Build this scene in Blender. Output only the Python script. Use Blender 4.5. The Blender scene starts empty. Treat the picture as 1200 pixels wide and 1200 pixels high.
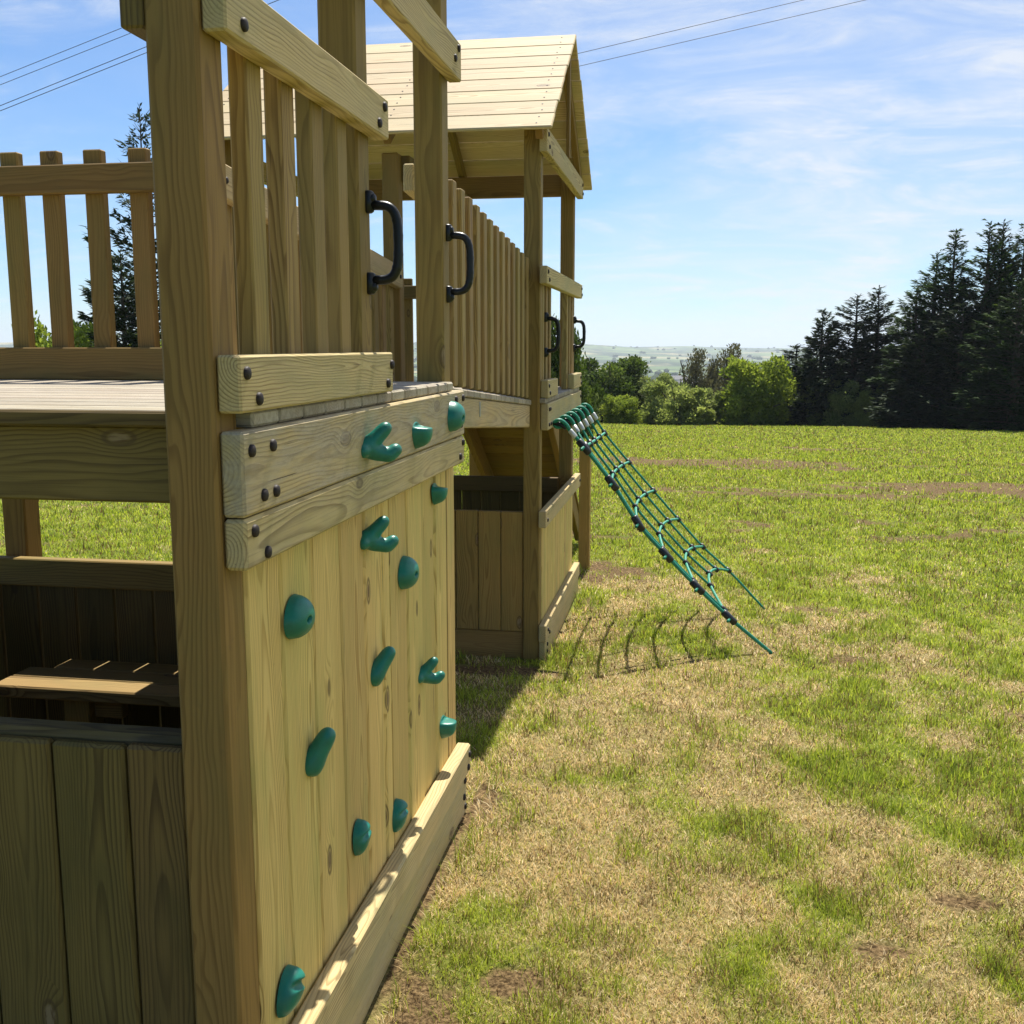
import bpy, math, random
import numpy as np
from mathutils import Vector, Matrix
from math import radians, sin, cos, pi

# ------------------------------------------------------------------ camera, sky, sun, exposure
sc = bpy.context.scene
C = sc.collection
random.seed(7); rng = np.random.default_rng(7)

cd = bpy.data.cameras.new('camera'); cam = bpy.data.objects.new('camera', cd); C.objects.link(cam)
cam.location = (0, 0, 1.6)
cam.rotation_euler = (radians(90 - 8.927), 0, radians(9.625))
cd.sensor_width = 36; cd.lens = 36 * 1235 / 1200
cd.clip_start = 0.05; cd.clip_end = 40000
sc.camera = cam

SUN_ELEV = math.atan2(1, .57); SUN_AZ = math.atan2(.02, .57)      # azimuth measured from +y towards +x
w = bpy.data.worlds.new('World'); sc.world = w; w.use_nodes = True
nt = w.node_tree; N = nt.nodes; L = nt.links
bg = N['Background']; bg.inputs['Strength'].default_value = 0.067
sky = N.new('ShaderNodeTexSky'); sky.sky_type = 'NISHITA'; sky.sun_disc = False
sky.sun_elevation = SUN_ELEV; sky.sun_rotation = SUN_AZ
sky.air_density = 1.0; sky.dust_density = 0.0; sky.ozone_density = 5.0
tc = N.new('ShaderNodeTexCoord')
sep = N.new('ShaderNodeSeparateXYZ'); L.new(tc.outputs['Generated'], sep.inputs[0])
def wm(op, a, b=None, clamp=False):
    n = N.new('ShaderNodeMath'); n.operation = op; n.use_clamp = clamp
    for i, v in enumerate((a, b)):
        if v is None: continue
        if isinstance(v, (int, float)): n.inputs[i].default_value = v
        else: L.new(v, n.inputs[i])
    return n.outputs[0]
zz = wm('ADD', wm('MAXIMUM', sep.outputs['Z'], 0.0), 0.16)
cx = wm('DIVIDE', sep.outputs['X'], zz); cy = wm('DIVIDE', sep.outputs['Y'], zz)
cmb = N.new('ShaderNodeCombineXYZ'); L.new(cx, cmb.inputs[0]); L.new(cy, cmb.inputs[1])
def wnoise(scale, detail, rough, dist, sx=1, sy=1, rot=0, off=(0, 0, 0)):
    mp = N.new('ShaderNodeMapping'); mp.inputs['Scale'].default_value = (sx, sy, 1)
    mp.inputs['Rotation'].default_value = (0, 0, rot); mp.inputs['Location'].default_value = off
    L.new(cmb.outputs[0], mp.inputs[0])
    n = N.new('ShaderNodeTexNoise'); n.inputs['Scale'].default_value = scale; n.inputs['Detail'].default_value = detail
    n.inputs['Roughness'].default_value = rough; n.inputs['Distortion'].default_value = dist
    L.new(mp.outputs[0], n.inputs['Vector']); return n.outputs['Fac']
def wramp(v, a, b):
    n = N.new('ShaderNodeMapRange'); n.interpolation_type = 'SMOOTHSTEP'
    n.inputs['From Min'].default_value = a; n.inputs['From Max'].default_value = b; L.new(v, n.inputs[0]); return n.outputs[0]
big = wramp(wnoise(.62, 6, .62, 1.0, 1, .9, .3, (3.1, 1.7, 0)), .30, .60)
wisp = wramp(wnoise(1.5, 10, .64, 1.8, .8, 1.15, -.6, (.4, 2.2, 0)), .36, .70)
fine = wramp(wnoise(3.4, 9, .68, 1.3, .8, 1.2, .5, (5, 1, 0)), .38, .74)
east = wramp(cx, -1.4, .9)                                        # the veil is thicker to the right
cl = wm('ADD', wm('MULTIPLY', wm('MULTIPLY', big, wm('ADD', wm('MULTIPLY', east, .80), .2)), wm('ADD', wm('MULTIPLY', wisp, .62), .42)),
        wm('MULTIPLY', wm('MULTIPLY', wisp, fine), .55))
cl = wm('MULTIPLY', wm('MULTIPLY', cl, .95, True), .84)
fill_veil = wm('MULTIPLY', wramp(sep.outputs['X'], .28, .62), .9)            # bright cloud added out of view as fill light for the right-facing timber
cl = wm('MULTIPLY', wm('MAXIMUM', cl, fill_veil), wramp(sep.outputs['Y'], -.75, .0))
mixc = N.new('ShaderNodeMix'); mixc.data_type = 'RGBA'; L.new(cl, mixc.inputs['Factor'])
tint = N.new('ShaderNodeMix'); tint.data_type = 'RGBA'; tint.blend_type = 'MULTIPLY'; tint.inputs['Factor'].default_value = 1; L.new(sky.outputs[0], tint.inputs['A']); tint.inputs['B'].default_value = (.74, .90, 1.06, 1); L.new(tint.outputs['Result'], mixc.inputs['A']); mixc.inputs['B'].default_value = (7.0, 7.2, 7.5, 1)
L.new(mixc.outputs['Result'], bg.inputs['Color'])

sd = bpy.data.lights.new('sun', 'SUN'); sd.energy = 4.7; sd.angle = radians(.53); sd.color = (1, .95, .86)
so = bpy.data.objects.new('sun', sd); C.objects.link(so)
dvec = Vector((.57 * math.tan(SUN_AZ), .57, 1)).normalized()
so.rotation_euler = dvec.to_track_quat('Z', 'Y').to_euler(); so.location = (2, 8, 12)
sc.view_settings.view_transform = 'Standard'; sc.view_settings.look = 'None'
sc.view_settings.gamma = 1; sc.view_settings.exposure = 0.92
sc.cycles.max_bounces = 6; sc.cycles.volume_bounces = 0

# ------------------------------------------------------------------ numpy noise
_tab = rng.random((256, 256))
def vnoise(x, y):
    xi = np.floor(x).astype(int); yi = np.floor(y).astype(int); fx = x - xi; fy = y - yi
    fx = fx * fx * (3 - 2 * fx); fy = fy * fy * (3 - 2 * fy)
    a = _tab[xi % 256, yi % 256]; b = _tab[(xi + 1) % 256, yi % 256]; c = _tab[xi % 256, (yi + 1) % 256]; d = _tab[(xi + 1) % 256, (yi + 1) % 256]
    return (a * (1 - fx) + b * fx) * (1 - fy) + (c * (1 - fx) + d * fx) * fy
def fbm(x, y, o=4):
    s = 0; a = .5; t = 0
    for i in range(o):
        s = s + a * vnoise(x + 17.3 * i, y + 9.1 * i); t += a; a *= .5; x = x * 2.03; y = y * 2.03
    return s / t
def sstep(a, b, x):
    t = np.clip((x - a) / (b - a), 0, 1); return t * t * (3 - 2 * t)
def ground_z(x, y):
    x = np.asarray(x, float); y = np.asarray(y, float)
    b = np.interp(y, [-60, 3.1, 4.3, 5.7, 7.5, 15, 50, 62, 80], [.3, 0, -.05, -.128, -.15, -.36, -1.95, -3.0, -6.5])
    near = np.exp(-((x * x + y * y) / 900))
    return b + (fbm(x * 1.1, y * 1.1, 3) - .5) * .05 * near + (fbm(x * .12, y * .12, 3) - .5) * .25 * (1 - near)
DIRT = [(-.64, 2.30, .13, 0.18, 1.05), (-.42, 2.45, .11, .09, 1.1), (-.68, 3.5, .06, .15, .6), (.55, 2.75, .13, .06, 1.0), (.83, 3.05, .16, .06, .9),
        (.88, 5.95, .15, .09, 1), (.80, 7.1, .2, .09, .8), (-.55, 8.25, .45, .75, .72), (-.66, 6.9, .10, .45, .6), (-.30, 6.0, .16, .06, .5),
        (.4, 20.5, 3.6, 1.4, 1.5), (1.4, 14.2, 2.6, .6, 1.2), (4.9, 15.6, 2.8, 1.1, 1.4), (9, 22, 3, 1, 1.2), (3.2, 11.2, 1.2, .35, .55), (3.0, 27, 4, 1.2, .8), (-.95, 5.35, .35, .14, 1.3),
        (-6.4, 8.6, 1.0, .5, .6), (-2, 10, 1.5, .6, .5), (.1, 1.8, .12, .08, .6), (1.55, 5.0, .12, .05, .6), (6.5, 20, 3, .6, .5), (-.1, 4.4, .12, .05, .4)]
def dirt_mask(x, y):
    m = np.zeros_like(x); n = np.where(y > 9.5, fbm(x * 1.6, y * 3.6, 4), fbm(x * 6, y * 6, 3))
    for (a, b, ra, rb, s) in DIRT:
        d = ((x - a) / ra) ** 2 + ((y - b) / rb) ** 2
        m = np.maximum(m, s * np.exp(-d * .9))
    strip = np.exp(-((x + .722) / .022) ** 2) * ((y > 1.6) & (y < 3.7)) * .8
    m = np.maximum(m, strip)
    return np.clip(sstep(.35, .7, m + (n - .5) * np.where(y > 9.5, 2.4, 1.1)), 0, 1)
def dry_mask(x, y):
    n = fbm(x * 1.3 + 3, y * .95 + 5, 4) * .5 + fbm(x * 4.6, y * 3.4, 3) * .5
    d = np.hypot(x, y)
    bias = -.12 + .13 * np.exp(-((x + .1) / 1.0) ** 2) * (y < 8.6) + .09 * (1 - sstep(5, 11, d)) - .22 * sstep(5.5, 15, d)
    return sstep(.38, .62, n + bias)

# ------------------------------------------------------------------ material helpers
def new_mat(name):
    m = bpy.data.materials.new(name); m.use_nodes = True
    return m, m.node_tree.nodes, m.node_tree.links
class G:
    def __init__(s, m): s.m = m; s.n = m.node_tree.nodes; s.l = m.node_tree.links; s.b = s.n['Principled BSDF']
    def add(s, t, **k):
        x = s.n.new(t)
        for a, v in k.items(): setattr(x, a, v)
        return x
    def put(s, v, sock):
        if isinstance(v, (int, float)): sock.default_value = v
        elif isinstance(v, tuple): sock.default_value = v if len(v) != 3 or len(sock.default_value) == 3 else (*v, 1)
        else: s.l.new(v, sock)
    def math(s, op, a, b=0, clamp=False, c=None):
        x = s.add('ShaderNodeMath', operation=op, use_clamp=clamp); s.put(a, x.inputs[0]); s.put(b, x.inputs[1])
        if c is not None: s.put(c, x.inputs[2])
        return x.outputs[0]
    def mix(s, f, a, b, mode='MIX'):
        x = s.add('ShaderNodeMix', data_type='RGBA', blend_type=mode); s.put(f, x.inputs['Factor']); s.put(a, x.inputs['A']); s.put(b, x.inputs['B']); return x.outputs['Result']
    def noise(s, vec, scale, detail=3, rough=.5, dist=0, out='Fac'):
        x = s.add('ShaderNodeTexNoise'); x.inputs['Scale'].default_value = scale; x.inputs['Detail'].default_value = detail
        x.inputs['Roughness'].default_value = rough; x.inputs['Distortion'].default_value = dist
        if vec is not None: s.l.new(vec, x.inputs['Vector'])
        return x.outputs[out]
    def scale(s, vec, v):
        x = s.add('ShaderNodeVectorMath', operation='MULTIPLY'); s.l.new(vec, x.inputs[0]); x.inputs[1].default_value = v; return x.outputs[0]
    def vadd(s, a, b):
        x = s.add('ShaderNodeVectorMath', operation='ADD'); s.put(a, x.inputs[0]); s.put(b, x.inputs[1]); return x.outputs[0]
    def step(s, v, a, b, smooth=True):
        x = s.add('ShaderNodeMapRange', interpolation_type='SMOOTHSTEP' if smooth else 'LINEAR'); x.inputs['From Min'].default_value = a; x.inputs['From Max'].default_value = b
        s.put(v, x.inputs[0]); return x.outputs[0]
    def attr(s, name): return s.add('ShaderNodeAttribute', attribute_name=name)
    def sep(s, v):
        x = s.add('ShaderNodeSeparateXYZ'); s.l.new(v, x.inputs[0]); return x.outputs
    def comb(s, a, b, c=0):
        x = s.add('ShaderNodeCombineXYZ'); s.put(a, x.inputs[0]); s.put(b, x.inputs[1]); s.put(c, x.inputs[2]); return x.outputs[0]
    def bump(s, h, strength, dist):
        x = s.add('ShaderNodeBump'); x.inputs['Strength'].default_value = strength; x.inputs['Distance'].default_value = dist; s.l.new(h, x.inputs['Height']); return x.outputs[0]

def wood(name, early, late, green, weather, rough=.72):
    m, _, _ = new_mat(name); g = G(m)
    gr = g.attr('grain').outputs['Vector']; tn = g.sep(g.attr('tone').outputs['Vector'])
    s = g.sep(gr)
    u, v, ww = s[0], s[1], s[2]
    # knots: cells stretched along the grain
    kv = g.add('ShaderNodeTexVoronoi', feature='F1'); g.l.new(g.scale(gr, (3.6, 8, 8)), kv.inputs['Vector']); kv.inputs['Scale'].default_value = 1
    kd = kv.outputs['Distance']
    krnd = g.sep(kv.outputs['Color'])[0]
    present = g.math('GREATER_THAN', krnd, .56)
    pull = g.math('MULTIPLY', g.math('SUBTRACT', 1, g.step(kd, .02, .34)), present)
    n1 = g.noise(g.scale(gr, (1.3, 5, 5)), 1, 3, .5)
    n2 = g.noise(g.vadd(g.scale(gr, (1.1, 5, 5)), (9, 4, 2)), 1, 2, .5)
    vv = g.math('ADD', v, g.math('MULTIPLY', g.math('SUBTRACT', n1, .5), .10))
    w2 = g.math('ADD', ww, g.math('MULTIPLY', g.math('SUBTRACT', n2, .5), .07))
    r = g.math('SQRT', g.math('ADD', g.math('MULTIPLY', vv, vv), g.math('MULTIPLY', w2, w2)))
    r = g.math('ADD', r, g.math('MULTIPLY', pull, .018))
    ph = g.math('FRACT', g.math('MULTIPLY', r, 150))
    ring = g.math('MULTIPLY', g.step(ph, .35, .88), g.math('SUBTRACT', 1, g.step(ph, .90, 1.0)))
    amp = g.step(g.noise(g.scale(gr, (.7, 14, 14)), 1, 2), .3, .7)
    ring = g.math('MULTIPLY', ring, g.math('ADD', g.math('MULTIPLY', amp, .6), .4))
    fib = g.noise(g.scale(gr, (5, 260, 260)), 1, 3, .6)
    fleck = g.noise(g.scale(gr, (16, 90, 90)), 1, 4, .65)
    blot = g.noise(g.scale(gr, (2.2, 6, 6)), 1, 4, .6)
    col = g.mix(ring, early, late)
    col = g.mix(g.step(blot, .40, .75), col, g.mix(ring, green, tuple(c * .72 for c in green)))
    col = g.mix(g.math('MULTIPLY', g.step(fib, .45, .75), .35), col, tuple(c * .62 for c in late))
    # knots
    core = g.math('MULTIPLY', g.math('SUBTRACT', 1, g.step(kd, .075, .115)), present)
    rim = g.math('MULTIPLY', g.math('SUBTRACT', 1, g.step(g.math('ABSOLUTE', g.math('SUBTRACT', kd, .122)), .005, .03)), present)
    col = g.mix(g.math('MULTIPLY', core, .9), col, g.mix(g.step(fleck, .4, .6), (.10, .055, .022), (.24, .17, .09)))
    col = g.mix(g.math('MULTIPLY', rim, .7), col, (.08, .048, .02))
    # weathering: grey, with dirty mottling
    gmask = g.math('MULTIPLY', g.step(g.noise(g.scale(gr, (3, 16, 16)), 1, 5, .7), .30, .62), g.math('ADD', tn[2], weather), True)
    grey = g.mix(g.step(fleck, .35, .7), (.40, .36, .28), (.25, .22, .165))
    col = g.mix(gmask, col, grey)
    geo = g.add('ShaderNodeNewGeometry')
    spots = g.step(g.noise(geo.outputs['Position'], 34, 5, .7), .60, .72)
    big = g.step(g.noise(geo.outputs['Position'], 5, 3, .6), .45, .68)
    col = g.mix(g.math('MULTIPLY', g.math('MULTIPLY', spots, big), g.math('ADD', g.math('MULTIPLY', tn[2], .7), .22)), col, (.055, .05, .032))
    # drying cracks
    cr = g.noise(g.scale(gr, (3.2, 170, 170)), 1, 2, .4)
    crack = g.math('MULTIPLY', g.step(cr, .735, .76), g.step(g.noise(g.scale(gr, (1.4, 9, 9)), 1, 2), .48, .58))
    col = g.mix(g.math('MULTIPLY', crack, .8), col, (.035, .025, .014))
    # per-board tone
    hs = g.add('ShaderNodeHueSaturation'); g.l.new(col, hs.inputs['Color']); g.l.new(tn[0], hs.inputs['Value'])
    g.l.new(g.math('ADD', g.math('MULTIPLY', tn[1], .018), .491), hs.inputs['Hue'])
    g.l.new(hs.outputs[0], g.b.inputs['Base Color'])
    g.b.inputs['Roughness'].default_value = rough
    g.b.inputs['Specular IOR Level'].default_value = .3
    hgt = g.math('ADD', g.math('ADD', g.math('MULTIPLY', ring, .35), g.math('MULTIPLY', fib, .5)), g.math('MULTIPLY', g.math('SUBTRACT', 0, crack), 2.0))
    g.l.new(g.bump(hgt, .35, .0012), g.b.inputs['Normal'])
    return m
W_POST = wood('treated_post_wood', (.265, .165, .044), (.170, .098, .024), (.205, .145, .038), 0.0)  # brown timber, lowered further to carry the shade on camera-facing sides
W_PLANK = wood('treated_plank_wood', (.72, .53, .185), (.44, .28, .075), (.54, .45, .14), 0.0)
W_PICK = wood('picket_wood', (.33, .22, .072), (.18, .108, .032), (.25, .185, .058), 0.0)  # base colour darkened to hold the shade of the pickets' front faces
W_RAIL = wood('weathered_rail_wood', (.55, .42, .195), (.26, .18, .070), (.41, .345, .16), .14, .8)
W_ROOF = wood('roof_board_wood', (.62, .475, .265), (.38, .255, .115), (.54, .44, .25), .10)
W_DARK = wood('shaded_wood', (.175, .118, .032), (.066, .038, .010), (.112, .084, .022), 0.01)  # shade on the front and den boards is put into this dark colour
W_DECK = wood('deck_board_wood', (.33, .275, .195), (.17, .13, .085), (.24, .20, .135), .28, .8)

def plain(name, col, rough=.5, spec=.5, metal=0, bump=None):
    m, _, _ = new_mat(name); g = G(m)
    geo = g.add('ShaderNodeTexCoord').outputs['Object']
    n = g.noise(geo, 30, 4, .6)
    c = g.mix(g.step(n, .3, .75), tuple(x * .86 for x in col), tuple(min(1, x * 1.12) for x in col))
    g.l.new(c, g.b.inputs['Base Color']); g.b.inputs['Roughness'].default_value = rough
    g.b.inputs['Specular IOR Level'].default_value = spec; g.b.inputs['Metallic'].default_value = metal
    if bump: g.l.new(g.bump(g.noise(geo, bump, 3, .6), .25, .001), g.b.inputs['Normal'])
    return m
M_CAP = plain('dark_plastic_cap', (.028, .020, .018), .6, .3)
M_BLACK = plain('black_handle_plastic', (.006, .008, .010), .36, .35, bump=220)
M_HOLD = plain('teal_resin', (.004, .165, .118), .38, .5, bump=520)
M_STEEL = plain('steel', (.5, .5, .5), .35, .5, .9)
M_FERR = plain('pale_ferrule', (.62, .64, .63), .4, .5, .3)
M_CLAMP = plain('dark_clamp_plastic', (.012, .016, .02), .4)
M_CABLE = plain('cable', (.05, .055, .07), .6)
m, _, _ = new_mat('green_rope'); g = G(m); tcn = g.add('ShaderNodeTexCoord')
wv = g.add('ShaderNodeTexWave', wave_type='BANDS', bands_direction='DIAGONAL'); wv.inputs['Scale'].default_value = 90
g.l.new(tcn.outputs['Object'], wv.inputs['Vector'])
g.l.new(g.mix(wv.outputs['Fac'], (.004, .14, .085), (.015, .34, .21)), g.b.inputs['Base Color']); g.b.inputs['Roughness'].default_value = .45
g.l.new(g.bump(wv.outputs['Fac'], .5, .002), g.b.inputs['Normal']); M_ROPE = m

# ------------------------------------------------------------------ object helpers
def link(name, me, mat, parent=None, smooth=False):
    o = bpy.data.objects.new(name, me); C.objects.link(o)
    if mat is not None and not me.materials: me.materials.append(mat)
    if smooth: me.polygons.foreach_set('use_smooth', [True] * len(me.polygons))
    if parent is not None:
        o.parent = parent; o.matrix_parent_inverse = Matrix.Translation(origin(parent)).inverted()
    return o
def origin(o):
    p = Vector(o.location)
    return p
def tag(o, label=None, cat=None, group=None, kind=None):
    if label: o['label'] = label
    if cat: o['category'] = cat
    if group: o['group'] = group
    if kind: o['kind'] = kind
    return o
def thing(name, loc, label, cat, group=None):
    o = bpy.data.objects.new(name, None); C.objects.link(o); o.location = loc; o.empty_display_size = .2
    return tag(o, label, cat, group)

class MB:
    """boards with grain coordinates collected into one mesh"""
    def __init__(s): s.v = []; s.f = []; s.g = []; s.t = []
    def board(s, x0, x1, y0, y1, z0, z1, axis=None, ch=.004, tone=1.0, tv=.10, grey=0.0, M=None):
        lo = (x0, y0, z0); hi = (x1, y1, z1); d = [hi[i] - lo[i] for i in range(3)]
        if axis is None: axis = max(range(3), key=lambda i: d[i])
        ch = min(ch, min(d) * .3)
        oth = [i for i in range(3) if i != axis]
        if d[oth[0]] < d[oth[1]]: oth.reverse()           # wide direction first
        off = (random.uniform(0, 60), random.uniform(-.05, .05), random.choice((-1, 1)) * random.uniform(.015, .055))
        cen = [(lo[i] + hi[i]) / 2 for i in range(3)]
        tt = (tone * random.uniform(1 - tv, 1 + tv), random.random(), grey)
        idx = {}
        base = len(s.v)
        def put(p):
            q = [p[i] - cen[i] for i in range(3)]
            s.g.append((q[axis] + off[0], q[oth[0]] + off[1], q[oth[1]] + off[2])); s.t.append(tt)
            if M is not None: p = M @ Vector(p)
            s.v.append(tuple(p)); return len(s.v) - 1
        for cx_ in (0, 1):
            for cy_ in (0, 1):
                for cz_ in (0, 1):
                    c = (cx_, cy_, cz_)
                    for k in range(3):
                        p = [hi[i] if c[i] else lo[i] for i in range(3)]
                        for i in range(3):
                            if i != k: p[i] += -ch if c[i] else ch
                        # vertex lies on face normal k
                        idx[(c, k)] = put(p)
        def face(vs, n):
            a, b, c3 = (Vector(s.v[i]) for i in vs[:3]); nn = (b - a).cross(c3 - a)
            n = Vector(n)
            if M is not None: n = M.to_3x3() @ n
            s.f.append(tuple(vs) if nn.dot(n) > 0 else tuple(reversed(vs)))
        for k in range(3):
            a, b = [i for i in range(3) if i != k]
            for side in (0, 1):
                vs = []
                for (p, q) in ((0, 0), (1, 0), (1, 1), (0, 1)):
                    c = [0, 0, 0]; c[k] = side; c[a] = p; c[b] = q; vs.append(idx[(tuple(c), k)])
                n = [0, 0, 0]; n[k] = 1 if side else -1; face(vs, n)
        for k in range(3):                                  # edges along k
            a, b = [i for i in range(3) if i != k]
            for p in (0, 1):
                for q in (0, 1):
                    c0 = [0, 0, 0]; c0[a] = p; c0[b] = q; c1 = list(c0); c1[k] = 1
                    n = [0, 0, 0]; n[a] = 1 if p else -1; n[b] = 1 if q else -1
                    face([idx[(tuple(c0), a)], idx[(tuple(c1), a)], idx[(tuple(c1), b)], idx[(tuple(c0), b)]], n)
        for cx_ in (0, 1):
            for cy_ in (0, 1):
                for cz_ in (0, 1):
                    c = (cx_, cy_, cz_); face([idx[(c, 0)], idx[(c, 1)], idx[(c, 2)]], [1 if q else -1 for q in c])
        return s
    def build(s, name, mat, parent=None):
        me = bpy.data.meshes.new(name); me.from_pydata(s.v, [], s.f)
        a = me.attributes.new('grain', 'FLOAT_VECTOR', 'POINT'); a.data.foreach_set('vector', np.array(s.g, np.float32).ravel())
        a = me.attributes.new('tone', 'FLOAT_VECTOR', 'POINT'); a.data.foreach_set('vector', np.array(s.t, np.float32).ravel())
        return link(name, me, mat, parent)

def tube_data(pts, rad, seg=8, closed_ends=True):
    pts = [Vector(p) for p in pts]; n = len(pts)
    rads = rad if isinstance(rad, (list, tuple)) else [rad] * n
    v = []; f = []
    t0 = (pts[1] - pts[0]).normalized(); up = Vector((0, 0, 1)) if abs(t0.z) < .9 else Vector((1, 0, 0))
    nrm = t0.cross(up).normalized()
    for i, p in enumerate(pts):
        t = (pts[min(i + 1, n - 1)] - pts[max(i - 1, 0)]).normalized()
        nrm = (nrm - t * nrm.dot(t)).normalized(); bi = t.cross(nrm)
        for k in range(seg):
            a = 2 * pi * k / seg; v.append(tuple(p + (nrm * cos(a) + bi * sin(a)) * rads[i]))
    for i in range(n - 1):
        for k in range(seg):
            k2 = (k + 1) % seg; f.append((i * seg + k, i * seg + k2, (i + 1) * seg + k2, (i + 1) * seg + k))
    if closed_ends:
        f.append(tuple(reversed(range(seg)))); f.append(tuple((n - 1) * seg + k for k in range(seg)))
    return v, f
def tube(name, pts, rad, mat, parent=None, seg=8, more=()):
    v, f = tube_data(pts, rad, seg)
    for (p2, r2) in more:
        v2, f2 = tube_data(p2, r2, seg); b = len(v); v += v2; f += [tuple(i + b for i in q) for q in f2]
    me = bpy.data.meshes.new(name); me.from_pydata(v, [], f)
    return link(name, me, mat, parent, True)
_capmesh = None
def cap_mesh():
    """domed round bolt cap, axis +x, r 10.5 mm"""
    global _capmesh
    if _capmesh: return _capmesh
    prof = [(0, .0112), (.0035, .0112), (.0055, .0100), (.0068, .0070), (.0074, .0035), (.0076, .0)]
    v = []; f = []; S = 14
    for (x, r) in prof[:-1]:
        for k in range(S): v.append((x, r * cos(2 * pi * k / S), r * sin(2 * pi * k / S)))
    v.append((prof[-1][0], 0, 0))
    for i in range(len(prof) - 2):
        for k in range(S): k2 = (k + 1) % S; f.append((i * S + k, i * S + k2, (i + 1) * S + k2, (i + 1) * S + k))
    for k in range(S): f.append(((len(prof) - 2) * S + k, (len(prof) - 2) * S + (k + 1) % S, len(v) - 1))
    me = bpy.data.meshes.new('bolt_cap'); me.from_pydata(v, [], f); me.materials.append(M_CAP)
    me.polygons.foreach_set('use_smooth', [True] * len(me.polygons)); _capmesh = me
    return me
def caps(parent, root_loc, pts, rotz=0):
    for p in pts:
        o = bpy.data.objects.new('bolt_cap', cap_mesh()); C.objects.link(o); o.parent = parent
        o.matrix_parent_inverse = (Matrix.Translation(root_loc)).inverted() if parent.type == 'EMPTY' else Matrix.Identity(4)
        o.location = p; o.rotation_euler = (random.uniform(0, 6), 0, rotz)

# ------------------------------------------------------------------ ground
def polar_sheet(name, radii, angs, zf, attrs=None, mat=None, kind='structure', smooth=True):
    R_, A_ = np.meshgrid(radii, angs, indexing='ij')
    X = R_ * np.sin(A_); Y = R_ * np.cos(A_); Z = zf(X, Y)
    nr, na = R_.shape
    co = np.stack([X, Y, Z], -1).reshape(-1, 3).astype(np.float32)
    i = np.arange(nr - 1)[:, None] * na; j = np.arange(na)[None, :]; j2 = (j + 1) % na
    q = np.stack([i + j, i + j2, i + na + j2, i + na + j], -1).reshape(-1, 4)[:, ::-1]
    me = bpy.data.meshes.new(name); me.vertices.add(len(co)); me.vertices.foreach_set('co', co.ravel())
    me.loops.add(q.size); me.loops.foreach_set('vertex_index', q.ravel().astype(np.int32))
    me.polygons.add(len(q)); me.polygons.foreach_set('loop_start', np.arange(len(q), dtype=np.int32) * 4)
    me.update(calc_edges=True); me.validate()
    for k, fn in (attrs or {}).items():
        a = me.attributes.new(k, 'FLOAT', 'POINT'); a.data.foreach_set('value', fn(co[:, 0].astype(float), co[:, 1].astype(float)).astype(np.float32))
    o = link(name, me, mat, None, smooth); tag(o, kind=kind); return o

m, _, _ = new_mat('meadow_ground'); g = G(m); pos = g.add('ShaderNodeNewGeometry').outputs['Position']
dry = g.attr('dry').outputs['Fac']; dirt = g.attr('dirt').outputs['Fac']
nf = g.noise(pos, 60, 5, .7); nm = g.noise(pos, 9, 5, .65); nl = g.noise(pos, 1.3, 4, .6); nb = g.noise(g.scale(pos, (1, 2.5, 1)), .35, 3, .6)
green = g.mix(g.step(nm, .3, .7), (.06, .088, .013), (.165, .20, .03))
green = g.mix(g.step(nb, .35, .7), green, (.21, .245, .04))
straw = g.mix(g.step(nf, .3, .7), (.13, .092, .04), (.36, .27, .13))
col = g.mix(g.math('MULTIPLY', dry, .8), green, straw)
col = g.mix(g.step(nf, .62, .80), col, (.05, .045, .018))
soil = g.mix(g.step(nf, .35, .68), (.045, .027, .011), (.25, .17, .080))
col = g.mix(dirt, col, soil)
g.l.new(col, g.b.inputs['Base Color']); g.b.inputs['Roughness'].default_value = .95; g.b.inputs['Specular IOR Level'].default_value = .1
g.l.new(g.bump(g.math('ADD', g.math('MULTIPLY', nf, .6), nm), .9, .03), g.b.inputs['Normal']); M_GROUND = m
radii = np.concatenate([[.05], np.geomspace(.4, 30, 330), np.linspace(30.6, 84, 70)])
angs = np.linspace(-pi, pi, 901)[:-1]
fine_a = np.sort(np.concatenate([angs, np.linspace(-.62, .5, 700)])); fine_a = np.unique(np.round(fine_a, 5))
polar_sheet('ground', radii, fine_a, ground_z, {'dry': dry_mask, 'dirt': dirt_mask}, M_GROUND)

# far country: falls away behind the hedge, then rolls to the horizon
def hills_z(x, y):
    r = np.hypot(x, y); a = np.arctan2(x, y)
    zb = np.interp(r, [78, 100, 200, 500, 1200, 2200, 3200, 4200, 5000, 8000, 14000], [-5.8, -9, -16, -26, -34, -30, -16, -4, -14, -28, -26])
    left = 1 - sstep(-.16, .01, a)
    zb = zb + left * 27 * np.exp(-((r - 3300) / 900) ** 2) + (1 - left) * 1 * np.exp(-((r - 3300) / 900) ** 2)
    n = fbm(x / 420 + 5, y / 420 + 3, 4) - .5
    return zb + n * np.interp(r, [78, 150, 600, 2500, 14000], [.6, 4, 16, 20, 44])
m, _, _ = new_mat('far_fields'); g = G(m); pos = g.add('ShaderNodeNewGeometry').outputs['Position']
vo = g.add('ShaderNodeTexVoronoi', feature='F1'); vo.inputs['Scale'].default_value = .0055; g.l.new(pos, vo.inputs['Vector'])
ve = g.add('ShaderNodeTexVoronoi', feature='DISTANCE_TO_EDGE'); ve.inputs['Scale'].default_value = .0055; g.l.new(pos, ve.inputs['Vector'])
fc = g.sep(vo.outputs['Color'])
c = g.mix(fc[0], (.07, .12, .03), (.15, .20, .055)); c = g.mix(g.step(fc[1], .7, .72), c, (.28, .25, .12))
wd = g.step(g.noise(pos, .0035, 5, .6), .48, .56)
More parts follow.
